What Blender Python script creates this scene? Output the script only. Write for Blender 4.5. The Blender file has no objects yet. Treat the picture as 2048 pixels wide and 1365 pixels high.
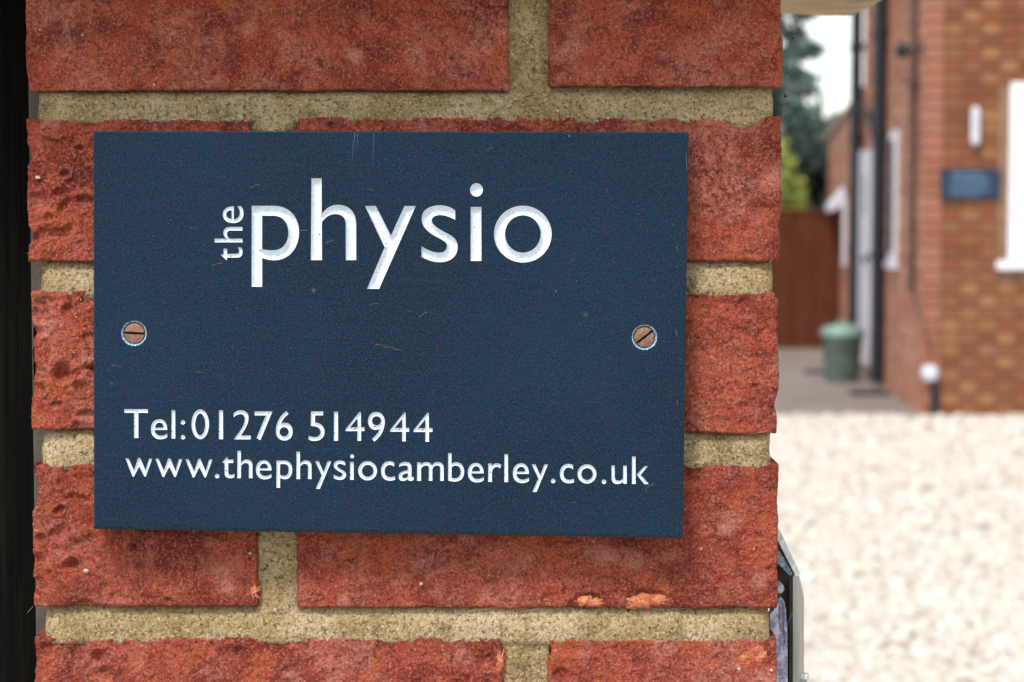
import bpy, math, random
import numpy as np
from mathutils import Vector
from mathutils.geometry import delaunay_2d_cdt

# ------------------------------------------------------------------ camera, sky, sun, exposure
sc = bpy.context.scene
COL = sc.collection
TH = math.radians(3.8)
CAM = Vector((0.0, -1.0, 1.40))
F = 4602.0                                    # focal length in photograph pixels
cam_d = bpy.data.cameras.new('camera')
cam = bpy.data.objects.new('camera', cam_d); COL.objects.link(cam)
cam.location = CAM
cam.rotation_euler = (math.radians(90) - TH, 0, 0)
cam_d.sensor_width = 36.0
cam_d.lens = 36.0 * F / 2048.0
cam_d.clip_start = 0.05; cam_d.clip_end = 2000
cam_d.dof.use_dof = True
cam_d.dof.focus_distance = 0.985
cam_d.dof.aperture_fstop = 15.0
cam_d.dof.aperture_blades = 7
sc.camera = cam

SUN_DIR = Vector((-0.30, -0.66, 1.0)).normalized()     # towards the sun
W = bpy.data.worlds.new('World'); sc.world = W; W.use_nodes = True
nt = W.node_tree; nt.nodes.clear()
sky = nt.nodes.new('ShaderNodeTexSky'); sky.sky_type = 'NISHITA'; sky.sun_disc = False
sky.sun_elevation = math.asin(SUN_DIR.z)
sky.sun_rotation = math.atan2(SUN_DIR.x, SUN_DIR.y)
sky.air_density = 1.0; sky.dust_density = 1.2; sky.ozone_density = 1.0
hs = nt.nodes.new('ShaderNodeHueSaturation'); hs.inputs['Saturation'].default_value = 0.35
bg = nt.nodes.new('ShaderNodeBackground'); bg.inputs[1].default_value = 0.15
wo = nt.nodes.new('ShaderNodeOutputWorld')
nt.links.new(sky.outputs[0], hs.inputs['Color']); nt.links.new(hs.outputs[0], bg.inputs[0]); nt.links.new(bg.outputs[0], wo.inputs[0])
sd = bpy.data.lights.new('sun', 'SUN'); sd.energy = 1.5; sd.angle = math.radians(11); sd.color = (1.0, 0.96, 0.9)
so = bpy.data.objects.new('sun', sd); COL.objects.link(so)
so.rotation_euler = SUN_DIR.to_track_quat('Z', 'Y').to_euler(); so.location = (-3, -4, 8)
vs = sc.view_settings
vs.view_transform = 'Standard'; vs.look = 'None'; vs.gamma = 1; vs.use_curve_mapping = False
vs.exposure = 0.86
sc.render.film_transparent = False

rnd = random.Random(7)
rng = np.random.default_rng(11)

# ------------------------------------------------------------------ pixel -> point on the plane Y
def at(px, py, Y=0.0):
    dx = (px - 1024) / F; du = (682.5 - py) / F
    d = Vector((dx, math.cos(TH) + du * math.sin(TH), -math.sin(TH) + du * math.cos(TH)))
    return CAM + d * ((Y - CAM.y) / d.y)

# ------------------------------------------------------------------ object helpers
ROOTS = {}
def link(o, parent=None, loc=None):
    COL.objects.link(o)
    if parent is not None:
        o.parent = parent
        if loc is not None: o.location = Vector(loc) - ROOTS[parent.name]
        else: o.location = -ROOTS[parent.name]
        ROOTS[o.name] = Vector(loc) if loc is not None else Vector((0, 0, 0))
    else:
        o.location = loc if loc is not None else (0, 0, 0)
        ROOTS[o.name] = Vector(o.location)
    return o
def tag(o, label=None, cat=None, group=None, kind=None):
    for k, v in (('label', label), ('category', cat), ('group', group), ('kind', kind)):
        if v: o[k] = v
    return o
def empty(name, loc, label=None, cat=None, group=None):
    o = bpy.data.objects.new(name, None); o.empty_display_size = 0.05
    link(o, None, loc); return tag(o, label, cat, group)

def mesh_from(name, v, f, smooth=False):
    me = bpy.data.meshes.new(name)
    v = v.tolist() if hasattr(v, 'tolist') else v
    f = f.tolist() if hasattr(f, 'tolist') else f
    me.from_pydata(v, [], f)
    if smooth: me.polygons.foreach_set('use_smooth', np.ones(len(me.polygons), dtype=bool))
    me.update()
    return me
def obj(name, v, f, mat, parent=None, loc=None, smooth=False, mesh=None):
    me = mesh if mesh is not None else mesh_from(name, v, f, smooth)
    if mat is not None and len(me.materials) == 0: me.materials.append(mat)
    return link(bpy.data.objects.new(name, me), parent, loc)

class MB:
    """collects shapes into one mesh (world coordinates)"""
    def __init__(s): s.v = []; s.f = []
    def add(s, vs_, fs): 
        n = len(s.v); s.v += [tuple(p) for p in vs_]; s.f += [tuple(i + n for i in q) for q in fs]; return s
    def box(s, a, b, bev=0.0):
        x0, y0, z0 = a; x1, y1, z1 = b
        if bev <= 0:
            vs_ = [(x0,y0,z0),(x1,y0,z0),(x1,y1,z0),(x0,y1,z0),(x0,y0,z1),(x1,y0,z1),(x1,y1,z1),(x0,y1,z1)]
            return s.add(vs_, [(0,3,2,1),(4,5,6,7),(0,1,5,4),(1,2,6,5),(2,3,7,6),(3,0,4,7)])
        c = bev; vs_ = []; ids = {}
        for ix, (X, sx) in enumerate(((x0,1),(x1,-1))):
            for iy, (Y, sy) in enumerate(((y0,1),(y1,-1))):
                for iz, (Z, sz) in enumerate(((z0,1),(z1,-1))):
                    for ax in range(3):
                        p = [X + sx*c, Y + sy*c, Z + sz*c]
                        p[ax] = (X, Y, Z)[ax]
                        ids[(ix,iy,iz,ax)] = len(vs_); vs_.append(p)
        fs = []
        for ax in range(3):
            o1, o2 = [a_ for a_ in range(3) if a_ != ax]
            for sd_ in (0, 1):
                q = []
                for (u, w) in ((0,0),(1,0),(1,1),(0,1)):
                    k = [0,0,0]; k[ax] = sd_; k[o1] = u; k[o2] = w; q.append(ids[(*k, ax)])
                fs.append(q)
        for ax in range(3):
            o1, o2 = [a_ for a_ in range(3) if a_ != ax]
            for u in (0,1):
                for w in (0,1):
                    q = []
                    for (e, t) in ((0,o1),(0,o2),(1,o2),(1,o1)):
                        k = [0,0,0]; k[ax] = e; k[o1] = u; k[o2] = w; q.append(ids[(*k, t)])
                    fs.append(q)
        for ix in (0,1):
            for iy in (0,1):
                for iz in (0,1): fs.append([ids[(ix,iy,iz,a_)] for a_ in range(3)])
        return s.add(vs_, fs)
    def prism(s, pts, d):
        """polygon pts (3D) swept along vector d"""
        n = len(pts); d = Vector(d); vs_ = [Vector(p) for p in pts] + [Vector(p) + d for p in pts]
        fs = [tuple(range(n))[::-1], tuple(range(n, 2*n))] + [(i, (i+1) % n, n + (i+1) % n, n + i) for i in range(n)]
        return s.add(vs_, fs)
    def tube(s, pts, r, n=10, caps=True):
        pts = [Vector(p) for p in pts]; rs = r if isinstance(r, (list, tuple)) else [r]*len(pts)
        vs_ = []; up = Vector((0,0,1))
        for i, p in enumerate(pts):
            t = (pts[min(i+1, len(pts)-1)] - pts[max(i-1, 0)]).normalized()
            a = t.cross(up) if abs(t.dot(up)) < 0.95 else t.cross(Vector((0,1,0)))
            a.normalize(); b = t.cross(a)
            for k in range(n):
                an = 2*math.pi*k/n; vs_.append(p + (a*math.cos(an) + b*math.sin(an))*rs[i])
        fs = [(i*n+k, i*n+(k+1) % n, (i+1)*n+(k+1) % n, (i+1)*n+k) for i in range(len(pts)-1) for k in range(n)]
        if caps: fs += [tuple(range(n)), tuple(range((len(pts)-1)*n, len(pts)*n))[::-1]]
        return s.add(vs_, fs)
    def lathe(s, c, prof, n=32):
        c = Vector(c); vs_ = []
        for r, z in prof:
            for k in range(n): vs_.append(c + Vector((r*math.cos(2*math.pi*k/n), r*math.sin(2*math.pi*k/n), z)))
        m = len(prof)
        fs = [(i*n+k, i*n+(k+1) % n, (i+1)*n+(k+1) % n, (i+1)*n+k) for i in range(m-1) for k in range(n)]
        fs += [tuple(range(n))[::-1], tuple(range((m-1)*n, m*n))]
        return s.add(vs_, fs)
    def build(s, name, mat, parent=None, loc=None, smooth=False):
        off = Vector(loc) if loc is not None else None
        v = [tuple(Vector(p) - off) for p in s.v] if off is not None else s.v
        return obj(name, v, s.f, mat, parent, loc, smooth)

# ------------------------------------------------------------------ noise in numpy
_perm = np.concatenate([rng.permutation(512)]*2)
_ga = rng.uniform(0, 2*np.pi, 512); _gx, _gy = np.cos(_ga), np.sin(_ga)
def pn(x, y, seed=0):
    x = np.asarray(x, float) + seed*17.31; y = np.asarray(y, float) + seed*9.77
    xi = np.floor(x).astype(int); yi = np.floor(y).astype(int); xf = x - xi; yf = y - yi
    u = xf*xf*xf*(xf*(xf*6-15)+10); v = yf*yf*yf*(yf*(yf*6-15)+10)
    def g(ix, iy, dx, dy):
        h = _perm[(_perm[ix & 511] + iy) & 511]; return _gx[h]*dx + _gy[h]*dy
    a = g(xi, yi, xf, yf); b = g(xi+1, yi, xf-1, yf); c = g(xi, yi+1, xf, yf-1); d = g(xi+1, yi+1, xf-1, yf-1)
    return ((a*(1-u)+b*u)*(1-v) + (c*(1-u)+d*u)*v) * 1.5
def fbm(x, y, o=3, seed=0):
    t = 0; a = 1.0; s = 0
    for k in range(o): t = t + a*pn(x*2**k, y*2**k, seed+k*3.3); s += a; a *= .5
    return t / s
def sstep(a, b, x):
    t = np.clip((x-a)/(b-a), 0, 1); return t*t*(3-2*t)

# ------------------------------------------------------------------ material helpers
class Mat:
    def __init__(s, name, rough=0.8, metal=0.0, spec=0.5):
        s.m = bpy.data.materials.new(name); s.m.use_nodes = True
        s.t = s.m.node_tree; s.t.nodes.clear()
        s.out = s.n('ShaderNodeOutputMaterial'); s.b = s.n('ShaderNodeBsdfPrincipled')
        s.b.inputs['Roughness'].default_value = rough; s.b.inputs['Metallic'].default_value = metal
        s.b.inputs['Specular IOR Level'].default_value = spec
        s.l(s.b.outputs[0], s.out.inputs[0])
        s.tc = s.n('ShaderNodeTexCoord'); s._h = None
        s.vec = s.tc.outputs['Object']
    def n(s, t): return s.t.nodes.new(t)
    def l(s, a, b): s.t.links.new(a, b)
    def world_coords(s):
        g = s.n('ShaderNodeNewGeometry'); s.vec = g.outputs['Position']; return s
    def stretch(s, x, y, z):
        m = s.n('ShaderNodeMapping'); m.inputs['Scale'].default_value = (x, y, z); s.l(s.vec, m.inputs[0]); s.vec = m.outputs[0]; return s
    def noise(s, scale, detail=4, rough=0.55, dist=0.0):
        n = s.n('ShaderNodeTexNoise'); n.inputs['Scale'].default_value = scale; n.inputs['Detail'].default_value = detail
        n.inputs['Roughness'].default_value = rough; n.inputs['Distortion'].default_value = dist
        s.l(s.vec, n.inputs['Vector']); return n.outputs[0]
    def vor(s, scale, feature='F1', out='Distance', rand=1.0):
        n = s.n('ShaderNodeTexVoronoi'); n.feature = feature; n.inputs['Scale'].default_value = scale
        n.inputs['Randomness'].default_value = rand
        s.l(s.vec, n.inputs['Vector']); return n.outputs[out]
    def rng(s, x, a, b, c=0.0, d=1.0):
        n = s.n('ShaderNodeMapRange'); n.interpolation_type = 'SMOOTHSTEP'
        for i, v in zip((1,2,3,4), (a,b,c,d)): n.inputs[i].default_value = v
        s.l(x, n.inputs[0]); return n.outputs[0]
    def math(s, op, a, b):
        n = s.n('ShaderNodeMath'); n.operation = op
        for i, v in enumerate((a, b)):
            if isinstance(v, (int, float)): n.inputs[i].default_value = v
            else: s.l(v, n.inputs[i])
        return n.outputs[0]
    def mix(s, fac, a, b, mode='MIX'):
        n = s.n('ShaderNodeMix'); n.data_type = 'RGBA'; n.blend_type = mode
        for k, v in ((0, fac), (6, a), (7, b)):
            if isinstance(v, (int, float)): n.inputs[k].default_value = v
            elif isinstance(v, tuple): n.inputs[k].default_value = (*v, 1)
            else: s.l(v, n.inputs[k])
        return n.outputs[2]
    def color(s, c):
        if isinstance(c, tuple): s.b.inputs['Base Color'].default_value = (*c, 1)
        else: s.l(c, s.b.inputs['Base Color'])
        return s
    def bump(s, h, dist, strength=1.0):
        n = s.n('ShaderNodeBump'); n.inputs['Distance'].default_value = dist; n.inputs['Strength'].default_value = strength
        s.l(h, n.inputs['Height'])
        if s._h is not None: s.l(s._h, n.inputs['Normal'])
        s._h = n.outputs[0]; s.l(s._h, s.b.inputs['Normal']); return s
    def rand_offset(s):
        oi = s.n('ShaderNodeObjectInfo'); m = s.n('ShaderNodeMath'); m.operation = 'MULTIPLY'; m.inputs[1].default_value = 7.3
        s.l(oi.outputs['Random'], m.inputs[0]); a = s.n('ShaderNodeVectorMath'); a.operation = 'ADD'
        s.l(s.vec, a.inputs[0]); s.l(m.outputs[0], a.inputs[1]); s.vec = a.outputs[0]; s.orand = oi.outputs['Random']; return s

def simple(name, col, rough=0.7, metal=0.0, var=0.25, scale=20, bump=0.0, spec=0.5):
    m = Mat(name, rough, metal, spec)
    d = tuple(c*(1-var) for c in col); u = tuple(min(1, c*(1+var)) for c in col)
    m.color(m.mix(m.rng(m.noise(scale), .3, .7), d, u))
    if bump: m.bump(m.noise(scale*8), bump)
    return m.m

# red stock brick of the pillar
b = Mat('pillar_brick', 0.9, spec=0.2).rand_offset()
big = b.noise(28, 3, .6, .6); med = b.noise(90, 5, .7)
c = b.mix(b.rng(big, .36, .62), (0.33, 0.042, 0.028), (0.66, 0.120, 0.062))
c = b.mix(b.rng(med, .44, .66, 0, .75), c, (0.80, 0.205, 0.115))
c = b.mix(b.rng(b.noise(40, 5, .7, 1.0), .56, .70, 0, .70), c, (0.125, 0.026, 0.026))         # burnt maroon
spots = b.rng(b.vor(62, 'SMOOTH_F1'), .10, .36, 1, 0)
msk = b.math('MULTIPLY', spots, b.rng(b.noise(36, 2), .43, .52))
c = b.mix(b.math('MULTIPLY', msk, .74), c, (0.95, 0.37, 0.27))                                # pale pink sandy spots
bl_ = b.math('MULTIPLY', b.rng(b.noise(20, 4, .7, .6), .50, .62), b.rng(b.noise(330, 4, .75), .38, .60))
c = b.mix(b.math('MULTIPLY', bl_, .66), c, (0.90, 0.35, 0.26))                                # sandy pale bloom
c = b.mix(b.math('MULTIPLY', b.rng(b.noise(48, 4, .6, .5), .56, .65), .75), c, (0.78, 0.170, 0.060))  # orange patches
c = b.mix(b.rng(b.noise(150, 5, .75, .9), .54, .66, 0, .72), c, (0.14, 0.024, 0.022))  # dark noise imitates the shade of small pits and cracks in colour
c = b.mix(b.rng(b.noise(420, 4, .8), .52, .68, 0, .62), c, (0.120, 0.022, 0.018))
c = b.mix(b.rng(b.noise(800, 4, .85), .50, .64, 0, .72), c, (0.95, 0.40, 0.28))
c = b.mix(b.rng(b.noise(900, 4, .85), .51, .64, 0, .80), c, (0.070, 0.014, 0.014))
c = b.mix(b.rng(b.vor(170), .035, .07, .8, 0), c, (0.80, 0.55, 0.42))                         # grit
c = b.mix(.55, c, b.mix(b.orand, (0.74, 0.70, 0.72), (1.0, 1.0, 1.0)), 'MULTIPLY')
b.color(c)
b.bump(b.noise(260, 6, .85), 0.0034, 1.0); b.bump(b.noise(800, 3, .8), 0.0018, 1.0)
M_BRICK = b.m
# lime-green yellow sandy mortar
b = Mat('mortar', 0.95, spec=0.2).world_coords()
c = b.mix(b.rng(b.noise(30, 4), .35, .65), (0.46, 0.320, 0.140), (0.74, 0.560, 0.335))
c = b.mix(b.rng(b.noise(50, 5, .7, .4), .48, .68, 0, .75), c, (0.24, 0.18, 0.055))
c = b.mix(b.rng(b.noise(60, 4, .6, .5), .60, .72, 0, .55), c, (0.60, 0.47, 0.36))
c = b.mix(b.rng(b.noise(600, 4, .85), .49, .62, 0, .92), c, (0.13, 0.085, 0.030))
c = b.mix(b.rng(b.noise(850, 3, .85), .53, .66, 0, .75), c, (0.95, 0.78, 0.50))
b.color(c); b.bump(b.noise(380, 5, .8), 0.0024); b.bump(b.noise(1300, 2, .7), 0.0009)
M_MORTAR = b.m
# blue slate
b = Mat('slate', 0.75, spec=0.16)
c = b.mix(b.rng(b.noise(9, 3), .3, .7), (0.0020, 0.0150, 0.034), (0.0040, 0.0220, 0.048))
c = b.mix(b.rng(b.noise(1150, 2, .8), .48, .66, 0, .80), c, (0.004, 0.050, 0.080))
c = b.mix(b.rng(b.noise(1050, 2, .8), .50, .66, 0, .60), c, (0.045, 0.013, 0.050))
c = b.mix(b.rng(b.noise(1400, 2, .8), .50, .68, 0, .75), c, (0.001, 0.005, 0.012))
c = b.mix(b.rng(b.noise(1700, 2, .8), .60, .74, 0, .6), c, (0.13, 0.19, 0.27))
v0_ = b.vec; b.stretch(6, 6, 60); c = b.mix(b.rng(b.noise(9, 5, .7), .45, .75, 0, .35), c, (0.012, 0.036, 0.060)); b.vec = v0_
c = b.mix(b.math('MULTIPLY', b.rng(b.noise(70, 5, .8, 1.2), .66, .74), b.rng(b.noise(14, 2), .50, .60, 0, .5)), c, (0.10, 0.16, 0.19))
c = b.mix(b.math('MULTIPLY', b.rng(b.vor(95), .02, .05, 1, 0), b.rng(b.noise(40), .52, .6, 0, .6)), c, (0.20, 0.32, 0.40))   # pale nicks
c = b.mix(b.math('MULTIPLY', b.rng(b.vor(38), .02, .05, 1, 0), b.rng(b.noise(25), .50, .6, 0, .5)), c, (0.19, 0.12, 0.08))
b.color(c); b.bump(b.noise(1100, 2, .8), 0.00025); b.bump(b.noise(60, 3), 0.0004, .4)
M_SLATE = b.m
b = Mat('slate_worn_edge', 0.6, spec=0.3)
b.color(b.mix(b.rng(b.noise(900, 3, .7), .40, .66), (0.003, 0.020, 0.042), (0.018, 0.055, 0.09))); M_SLATE_E = b.m
b = Mat('chalky_slate', 0.8, spec=0.3)
b.color(b.mix(b.rng(b.noise(1600, 4, .8), .44, .56), (0.02, 0.12, 0.22), (0.46, 0.64, 0.78))); M_CHALK = b.m
# white paint in the cut letters, with dark specks painted as tiny holes
b = Mat('letter_paint', 0.6, spec=0.35)
c = b.mix(b.rng(b.noise(700, 4, .75), .40, .62), (0.58, 0.65, 0.74), (0.76, 0.80, 0.84))
c = b.mix(b.rng(b.noise(1700, 2, .8), .60, .80, 0, .65), c, (0.26, 0.36, 0.50))
c = b.mix(b.math('MULTIPLY', b.rng(b.vor(330), .07, .16, 1, 0), b.rng(b.noise(160, 2), .54, .60)), c, (0.03, 0.035, 0.05))
b.color(c); b.bump(b.noise(1300, 3), 0.00012); M_LETTER = b.m
b = Mat('tarnished_brass', 0.55, .55)
b.color(b.mix(b.rng(b.noise(600, 4, .7), .35, .65), (0.26, 0.115, 0.085), (0.34, 0.17, 0.14))); b.bump(b.noise(900, 3), .0002); M_SCREW_P = b.m
b = Mat('browned_brass', 0.55, .55)
b.color(b.mix(b.rng(b.noise(600, 4, .7), .35, .65), (0.18, 0.095, 0.055), (0.36, 0.20, 0.13))); b.bump(b.noise(900, 3), .0002); M_SCREW_B = b.m
M_DARK = simple('near_black', (0.012, 0.009, 0.006), .9, var=.5, scale=300)
M_LINT = simple('lint', (0.30, 0.26, 0.23), .9, scale=400)
M_LINT_W = simple('pale_lint', (0.17, 0.20, 0.23), .9, scale=400)
# timber stained black
b = Mat('black_stained_timber', 0.85, spec=0.12).world_coords().stretch(60, 60, 2.5)
c = b.mix(b.rng(b.noise(4, 6, .7, .4), .35, .7), (0.0012, 0.0011, 0.0010), (0.0075, 0.0062, 0.0040)); b.color(c)
b.bump(b.noise(5, 5, .7), .0012); M_BLACKWOOD = b.m
M_GREY_MORTAR = simple('grey_mortar', (0.085, 0.072, 0.058), .85, scale=60, bump=.0005)
# concrete cap
b = Mat('concrete_cap', 0.95, spec=.2)
c = b.mix(b.rng(b.noise(18, 5, .6), .3, .7), (0.40, 0.31, 0.20), (0.60, 0.50, 0.35))
c = b.mix(b.rng(b.noise(40, 5, .7, .5), .56, .70, 0, .75), c, (0.09, 0.068, 0.045))
c = b.mix(b.rng(b.vor(120), .05, .12, .8, 0), c, (0.12, 0.09, 0.06))
b.color(c); b.bump(b.noise(150, 5, .7), .0015); M_CAP = b.m
# galvanised steel
b = Mat('galvanised_steel', .45, .85)
b.vec = b.tc.outputs['Object']; b.stretch(220, 220, 6)
c = b.mix(b.rng(b.noise(1, 4, .7), .35, .68), (0.22, 0.21, 0.18), (0.50, 0.50, 0.47))
c = b.mix(b.rng(b.noise(3, 4, .7), .6, .75, 0, .6), c, (0.10, 0.095, 0.07)); b.color(c); b.bump(b.noise(2, 4), .0003); M_GALV = b.m
b = Mat('lit_galvanised', .4, .7)
b.color(b.mix(b.rng(b.noise(300, 4, .7), .4, .6), (0.55, 0.60, 0.64), (0.85, 0.86, 0.85))); M_GALV_B = b.m  # highlight put into the colour: a lit copy of the galvanised steel
b = Mat('blue_zinc', .5, .5)
b.color(b.mix(b.rng(b.noise(500, 4, .7), .45, .6), (0.16, 0.26, 0.33), (0.45, 0.56, 0.62))); M_ZINC = b.m
b = Mat('peeling_white_paint', .8)
c = b.mix(b.rng(b.noise(350, 5, .75), .42, .62), (0.22, 0.24, 0.38), (0.60, 0.60, 0.66))
b.stretch(1, 1, .15); c = b.mix(b.rng(b.noise(240, 3, .6), .60, .66, 0, .85), c, (0.08, 0.08, 0.12)); b.color(c); b.bump(b.noise(200, 3), .0006); M_PEEL = b.m
M_BRONZE = simple('rusty_brown_steel', (0.10, 0.085, 0.06), .6, .6, scale=120)
# house
def house_brick(name, cols):
    b = Mat(name, .9, spec=.2); oi = b.n('ShaderNodeObjectInfo'); g = b.n('ShaderNodeNewGeometry')
    rv = b.math('FRACT', b.math('ADD', oi.outputs['Random'], g.outputs['Random Per Island']), 0.0)
    r = b.n('ShaderNodeValToRGB'); r.color_ramp.interpolation = 'CONSTANT'
    e = r.color_ramp.elements; e[0].position = 0; e[0].color = (*cols[0], 1); e[1].position = 1/len(cols); e[1].color = (*cols[1], 1)
    for i in range(2, len(cols)): q = e.new(i/len(cols)); q.color = (*cols[i], 1)
    b.l(rv, r.inputs[0]); c = b.mix(b.rng(b.noise(30, 4), .3, .7, 0, .5), r.outputs[0], b.mix(.5, r.outputs[0], (0.10, .04, .02)))
    b.color(c); b.bump(b.noise(120, 4), .002); return b.m
M_HB = house_brick('house_red_brick', [(0.24, 0.085, 0.042), (0.21, 0.076, 0.040), (0.25, 0.096, 0.048), (0.20, 0.072, 0.038), (0.23, 0.09, 0.046), (0.25, 0.082, 0.040)])
M_HY = house_brick('house_buff_brick', [(0.30, 0.140, 0.065), (0.26, 0.112, 0.055), (0.34, 0.165, 0.075), (0.27, 0.105, 0.05)])
M_HP = house_brick('house_pink_brick', [(0.48, 0.230, 0.150), (0.43, 0.200, 0.13), (0.52, 0.265, 0.18), (0.40, 0.175, 0.115)])
M_HC = house_brick('house_corner_brick', [(0.38, 0.155, 0.10), (0.33, 0.13, 0.08), (0.36, 0.16, 0.11)])
M_HM = simple('house_mortar', (0.24, 0.14, 0.08), .95, scale=15)
M_HMP = simple('house_pink_mortar', (0.42, 0.27, 0.20), .95, scale=15)
M_WHITE = simple('white_upvc', (0.78, 0.79, 0.82), .35, var=.04, scale=3)
M_WHITE2 = simple('dull_white_upvc', (0.62, 0.62, 0.68), .4, var=.05, scale=3)
M_BLKP = simple('black_plastic', (0.006, 0.008, 0.014), .4, scale=10)
M_BROWNP = simple('brown_pipe', (0.10, 0.05, 0.04), .6, scale=10)
M_NAVY = simple('navy_sign', (0.006, 0.022, 0.055), .4, scale=10)
M_SIGNTX = simple('pale_sign_print', (0.085, 0.17, 0.26), .6, scale=60)
b = Mat('window_glass', .06, 0, .8); b.color((0.04, 0.05, 0.06)); M_GLASS = b.m
M_BINB = simple('green_bin', (0.065, 0.09, 0.075), .55, scale=12)
M_BINL = simple('light_green_lid', (0.20, 0.32, 0.26), .45, scale=12)
b = Mat('brown_fence_board', .85, spec=.2).rand_offset().stretch(12, 12, .8)
c = b.mix(b.rng(b.noise(6, 5, .6), .3, .7), (0.070, 0.020, 0.008), (0.125, 0.036, 0.014)); b.color(c); b.bump(b.noise(8, 4), .002); M_FENCE = b.m
M_TILE = simple('roof_tile', (0.16, 0.07, 0.045), .85, scale=8)
b = Mat('pebble', .8, spec=.3); g = b.n('ShaderNodeNewGeometry'); r = b.n('ShaderNodeValToRGB')
e = r.color_ramp.elements; e[0].color = (0.40, 0.32, 0.23, 1); e[1].position = 1; e[1].color = (0.72, 0.69, 0.64, 1)
for p_, c_ in ((.08, (0.50, 0.42, 0.33)), (.25, (0.61, 0.55, 0.47)), (.6, (0.58, 0.54, 0.48)), (.8, (0.64, 0.58, 0.49))):
    q = e.new(p_); q.color = (*c_, 1)
b.l(g.outputs['Random Per Island'], r.inputs[0]); b.color(r.outputs[0]); M_PEB = b.m
b = Mat('gravel_ground', .95, spec=.2).world_coords()
c = b.mix(b.rng(b.noise(1.2, 4), .3, .7), (0.60, 0.535, 0.455), (0.68, 0.62, 0.54))
c = b.mix(b.rng(b.vor(34, out='Distance'), .2, .7), c, (0.48, 0.41, 0.33)); b.color(c); b.bump(b.vor(34), .012); M_GRAV = b.m
b = Mat('path_paving', .9, spec=.2).world_coords()
c = b.mix(b.rng(b.noise(2.2, 5, .6), .3, .7), (0.17, 0.14, 0.12), (0.25, 0.215, 0.19)); c = b.mix(b.rng(b.noise(60, 3), .5, .7, 0, .4), c, (.5, .45, .4))
b.color(c); b.bump(b.noise(60), .003); M_PATH = b.m
M_GRASS = simple('rough_ground', (0.06, 0.08, 0.03), .95, scale=1.5)
def leafmat(name, c1, c2):
    b = Mat(name, .6, spec=.3); g = b.n('ShaderNodeNewGeometry')
    b.color(b.mix(g.outputs['Random Per Island'], c1, c2))
    tr = b.n('ShaderNodeBsdfTranslucent'); b.l(b.b.inputs['Base Color'].links[0].from_socket, tr.inputs[0])
    ms = b.n('ShaderNodeMixShader'); ms.inputs[0].default_value = .25
    b.l(b.b.outputs[0], ms.inputs[1]); b.l(tr.outputs[0], ms.inputs[2]); b.l(ms.outputs[0], b.out.inputs[0]); return b.m
M_LEAF = leafmat('hazy_conifer_leaf', (0.12, 0.19, 0.165), (0.26, 0.34, 0.30))  # haze painted into the leaf colours
M_LEAF_G = leafmat('grey_green_leaf', (0.17, 0.23, 0.19), (0.29, 0.35, 0.29))
M_LEAF_Y = leafmat('yellow_green_leaf', (0.32, 0.38, 0.08), (0.62, 0.66, 0.20))
M_BARK = simple('bark', (0.07, 0.05, 0.035), .95, scale=8, bump=.01)

# ------------------------------------------------------------------ GROUND
def sheet(name, x0, x1, y0, y1, z, mat):
    o = obj(name, [(x0,y0,z),(x1,y0,z),(x1,y1,z),(x0,y1,z)], [(0,1,2,3)], mat); return tag(o, kind='structure')
sheet('ground', -400, 400, -200, 700, -0.012, M_GRASS)
sheet('driveway_gravel_bed', -9, 9, -3, 13.05, 0.0, M_GRAV)
pm = MB()
pm.v = []; pm.prism([(-6, 13.05, -0.01), (8, 13.05, -0.01), (8, 24, -0.01), (-6, 24, -0.01)], (0, 0, 0.018))
tag(pm.build('path', M_PATH), kind='structure')

def ico():
    t = (1+5**.5)/2
    v = np.array([(-1,t,0),(1,t,0),(-1,-t,0),(1,-t,0),(0,-1,t),(0,1,t),(0,-1,-t),(0,1,-t),(t,0,-1),(t,0,1),(-t,0,-1),(-t,0,1)], float)
    v /= np.linalg.norm(v[0])
    f = np.array([(0,11,5),(0,5,1),(0,1,7),(0,7,10),(0,10,11),(1,5,9),(5,11,4),(11,10,2),(10,7,6),(7,1,8),(3,9,4),(3,4,2),(3,2,6),(3,6,8),(3,8,9),(4,9,5),(2,4,11),(6,2,10),(8,6,7),(9,8,1)])
    return v, f
def fast_mesh(name, V, Fc):
    me = bpy.data.meshes.new(name); k = Fc.shape[1]
    me.vertices.add(len(V)); me.vertices.foreach_set('co', V.astype(np.float32).ravel())
    me.loops.add(Fc.size); me.loops.foreach_set('vertex_index', Fc.astype(np.int32).ravel())
    me.polygons.add(len(Fc)); me.polygons.foreach_set('loop_start', np.arange(0, Fc.size, k, dtype=np.int32))
    me.update(calc_edges=True); me.validate(); return me
iv, if_ = ico()
Np = 38000
yy = 4.6 + (13.0-4.6)*rng.random(Np); t = rng.random(Np)
xx = (0.02*(yy+1)) + t*(0.29*(yy+1) - 0.02*(yy+1)) + 0.1 + rng.normal(0, .12, Np)*(np.abs(t-.5) > .4)
yy = yy + np.where(yy > 12.8, rng.normal(0, .07, Np), 0)
yy = np.where((xx > 2.46) & (yy > 12.97), 12.9, yy)
sz = rng.uniform(.010, .021, Np) * np.where(rng.random(Np) < .12, 1.5, 1.0)
V = iv[None]*rng.uniform(.7, 1.3, (Np, 12, 1))
sc3 = np.stack([rng.uniform(.8, 1.4, Np), rng.uniform(.8, 1.2, Np), rng.uniform(.45, .8, Np)], 1)
V = V*sc3[:, None]*sz[:, None, None]
an = rng.uniform(0, 6.28, Np); ca, sa = np.cos(an)[:, None], np.sin(an)[:, None]
V = np.stack([V[..., 0]*ca - V[..., 1]*sa + xx[:, None], V[..., 0]*sa + V[..., 1]*ca + yy[:, None], V[..., 2] + (sz*.35)[:, None] + rng.uniform(0, .008, Np)[:, None]], 2)
Fc = (if_[None] + (np.arange(Np)*12)[:, None, None]).reshape(-1, 3)
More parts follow.
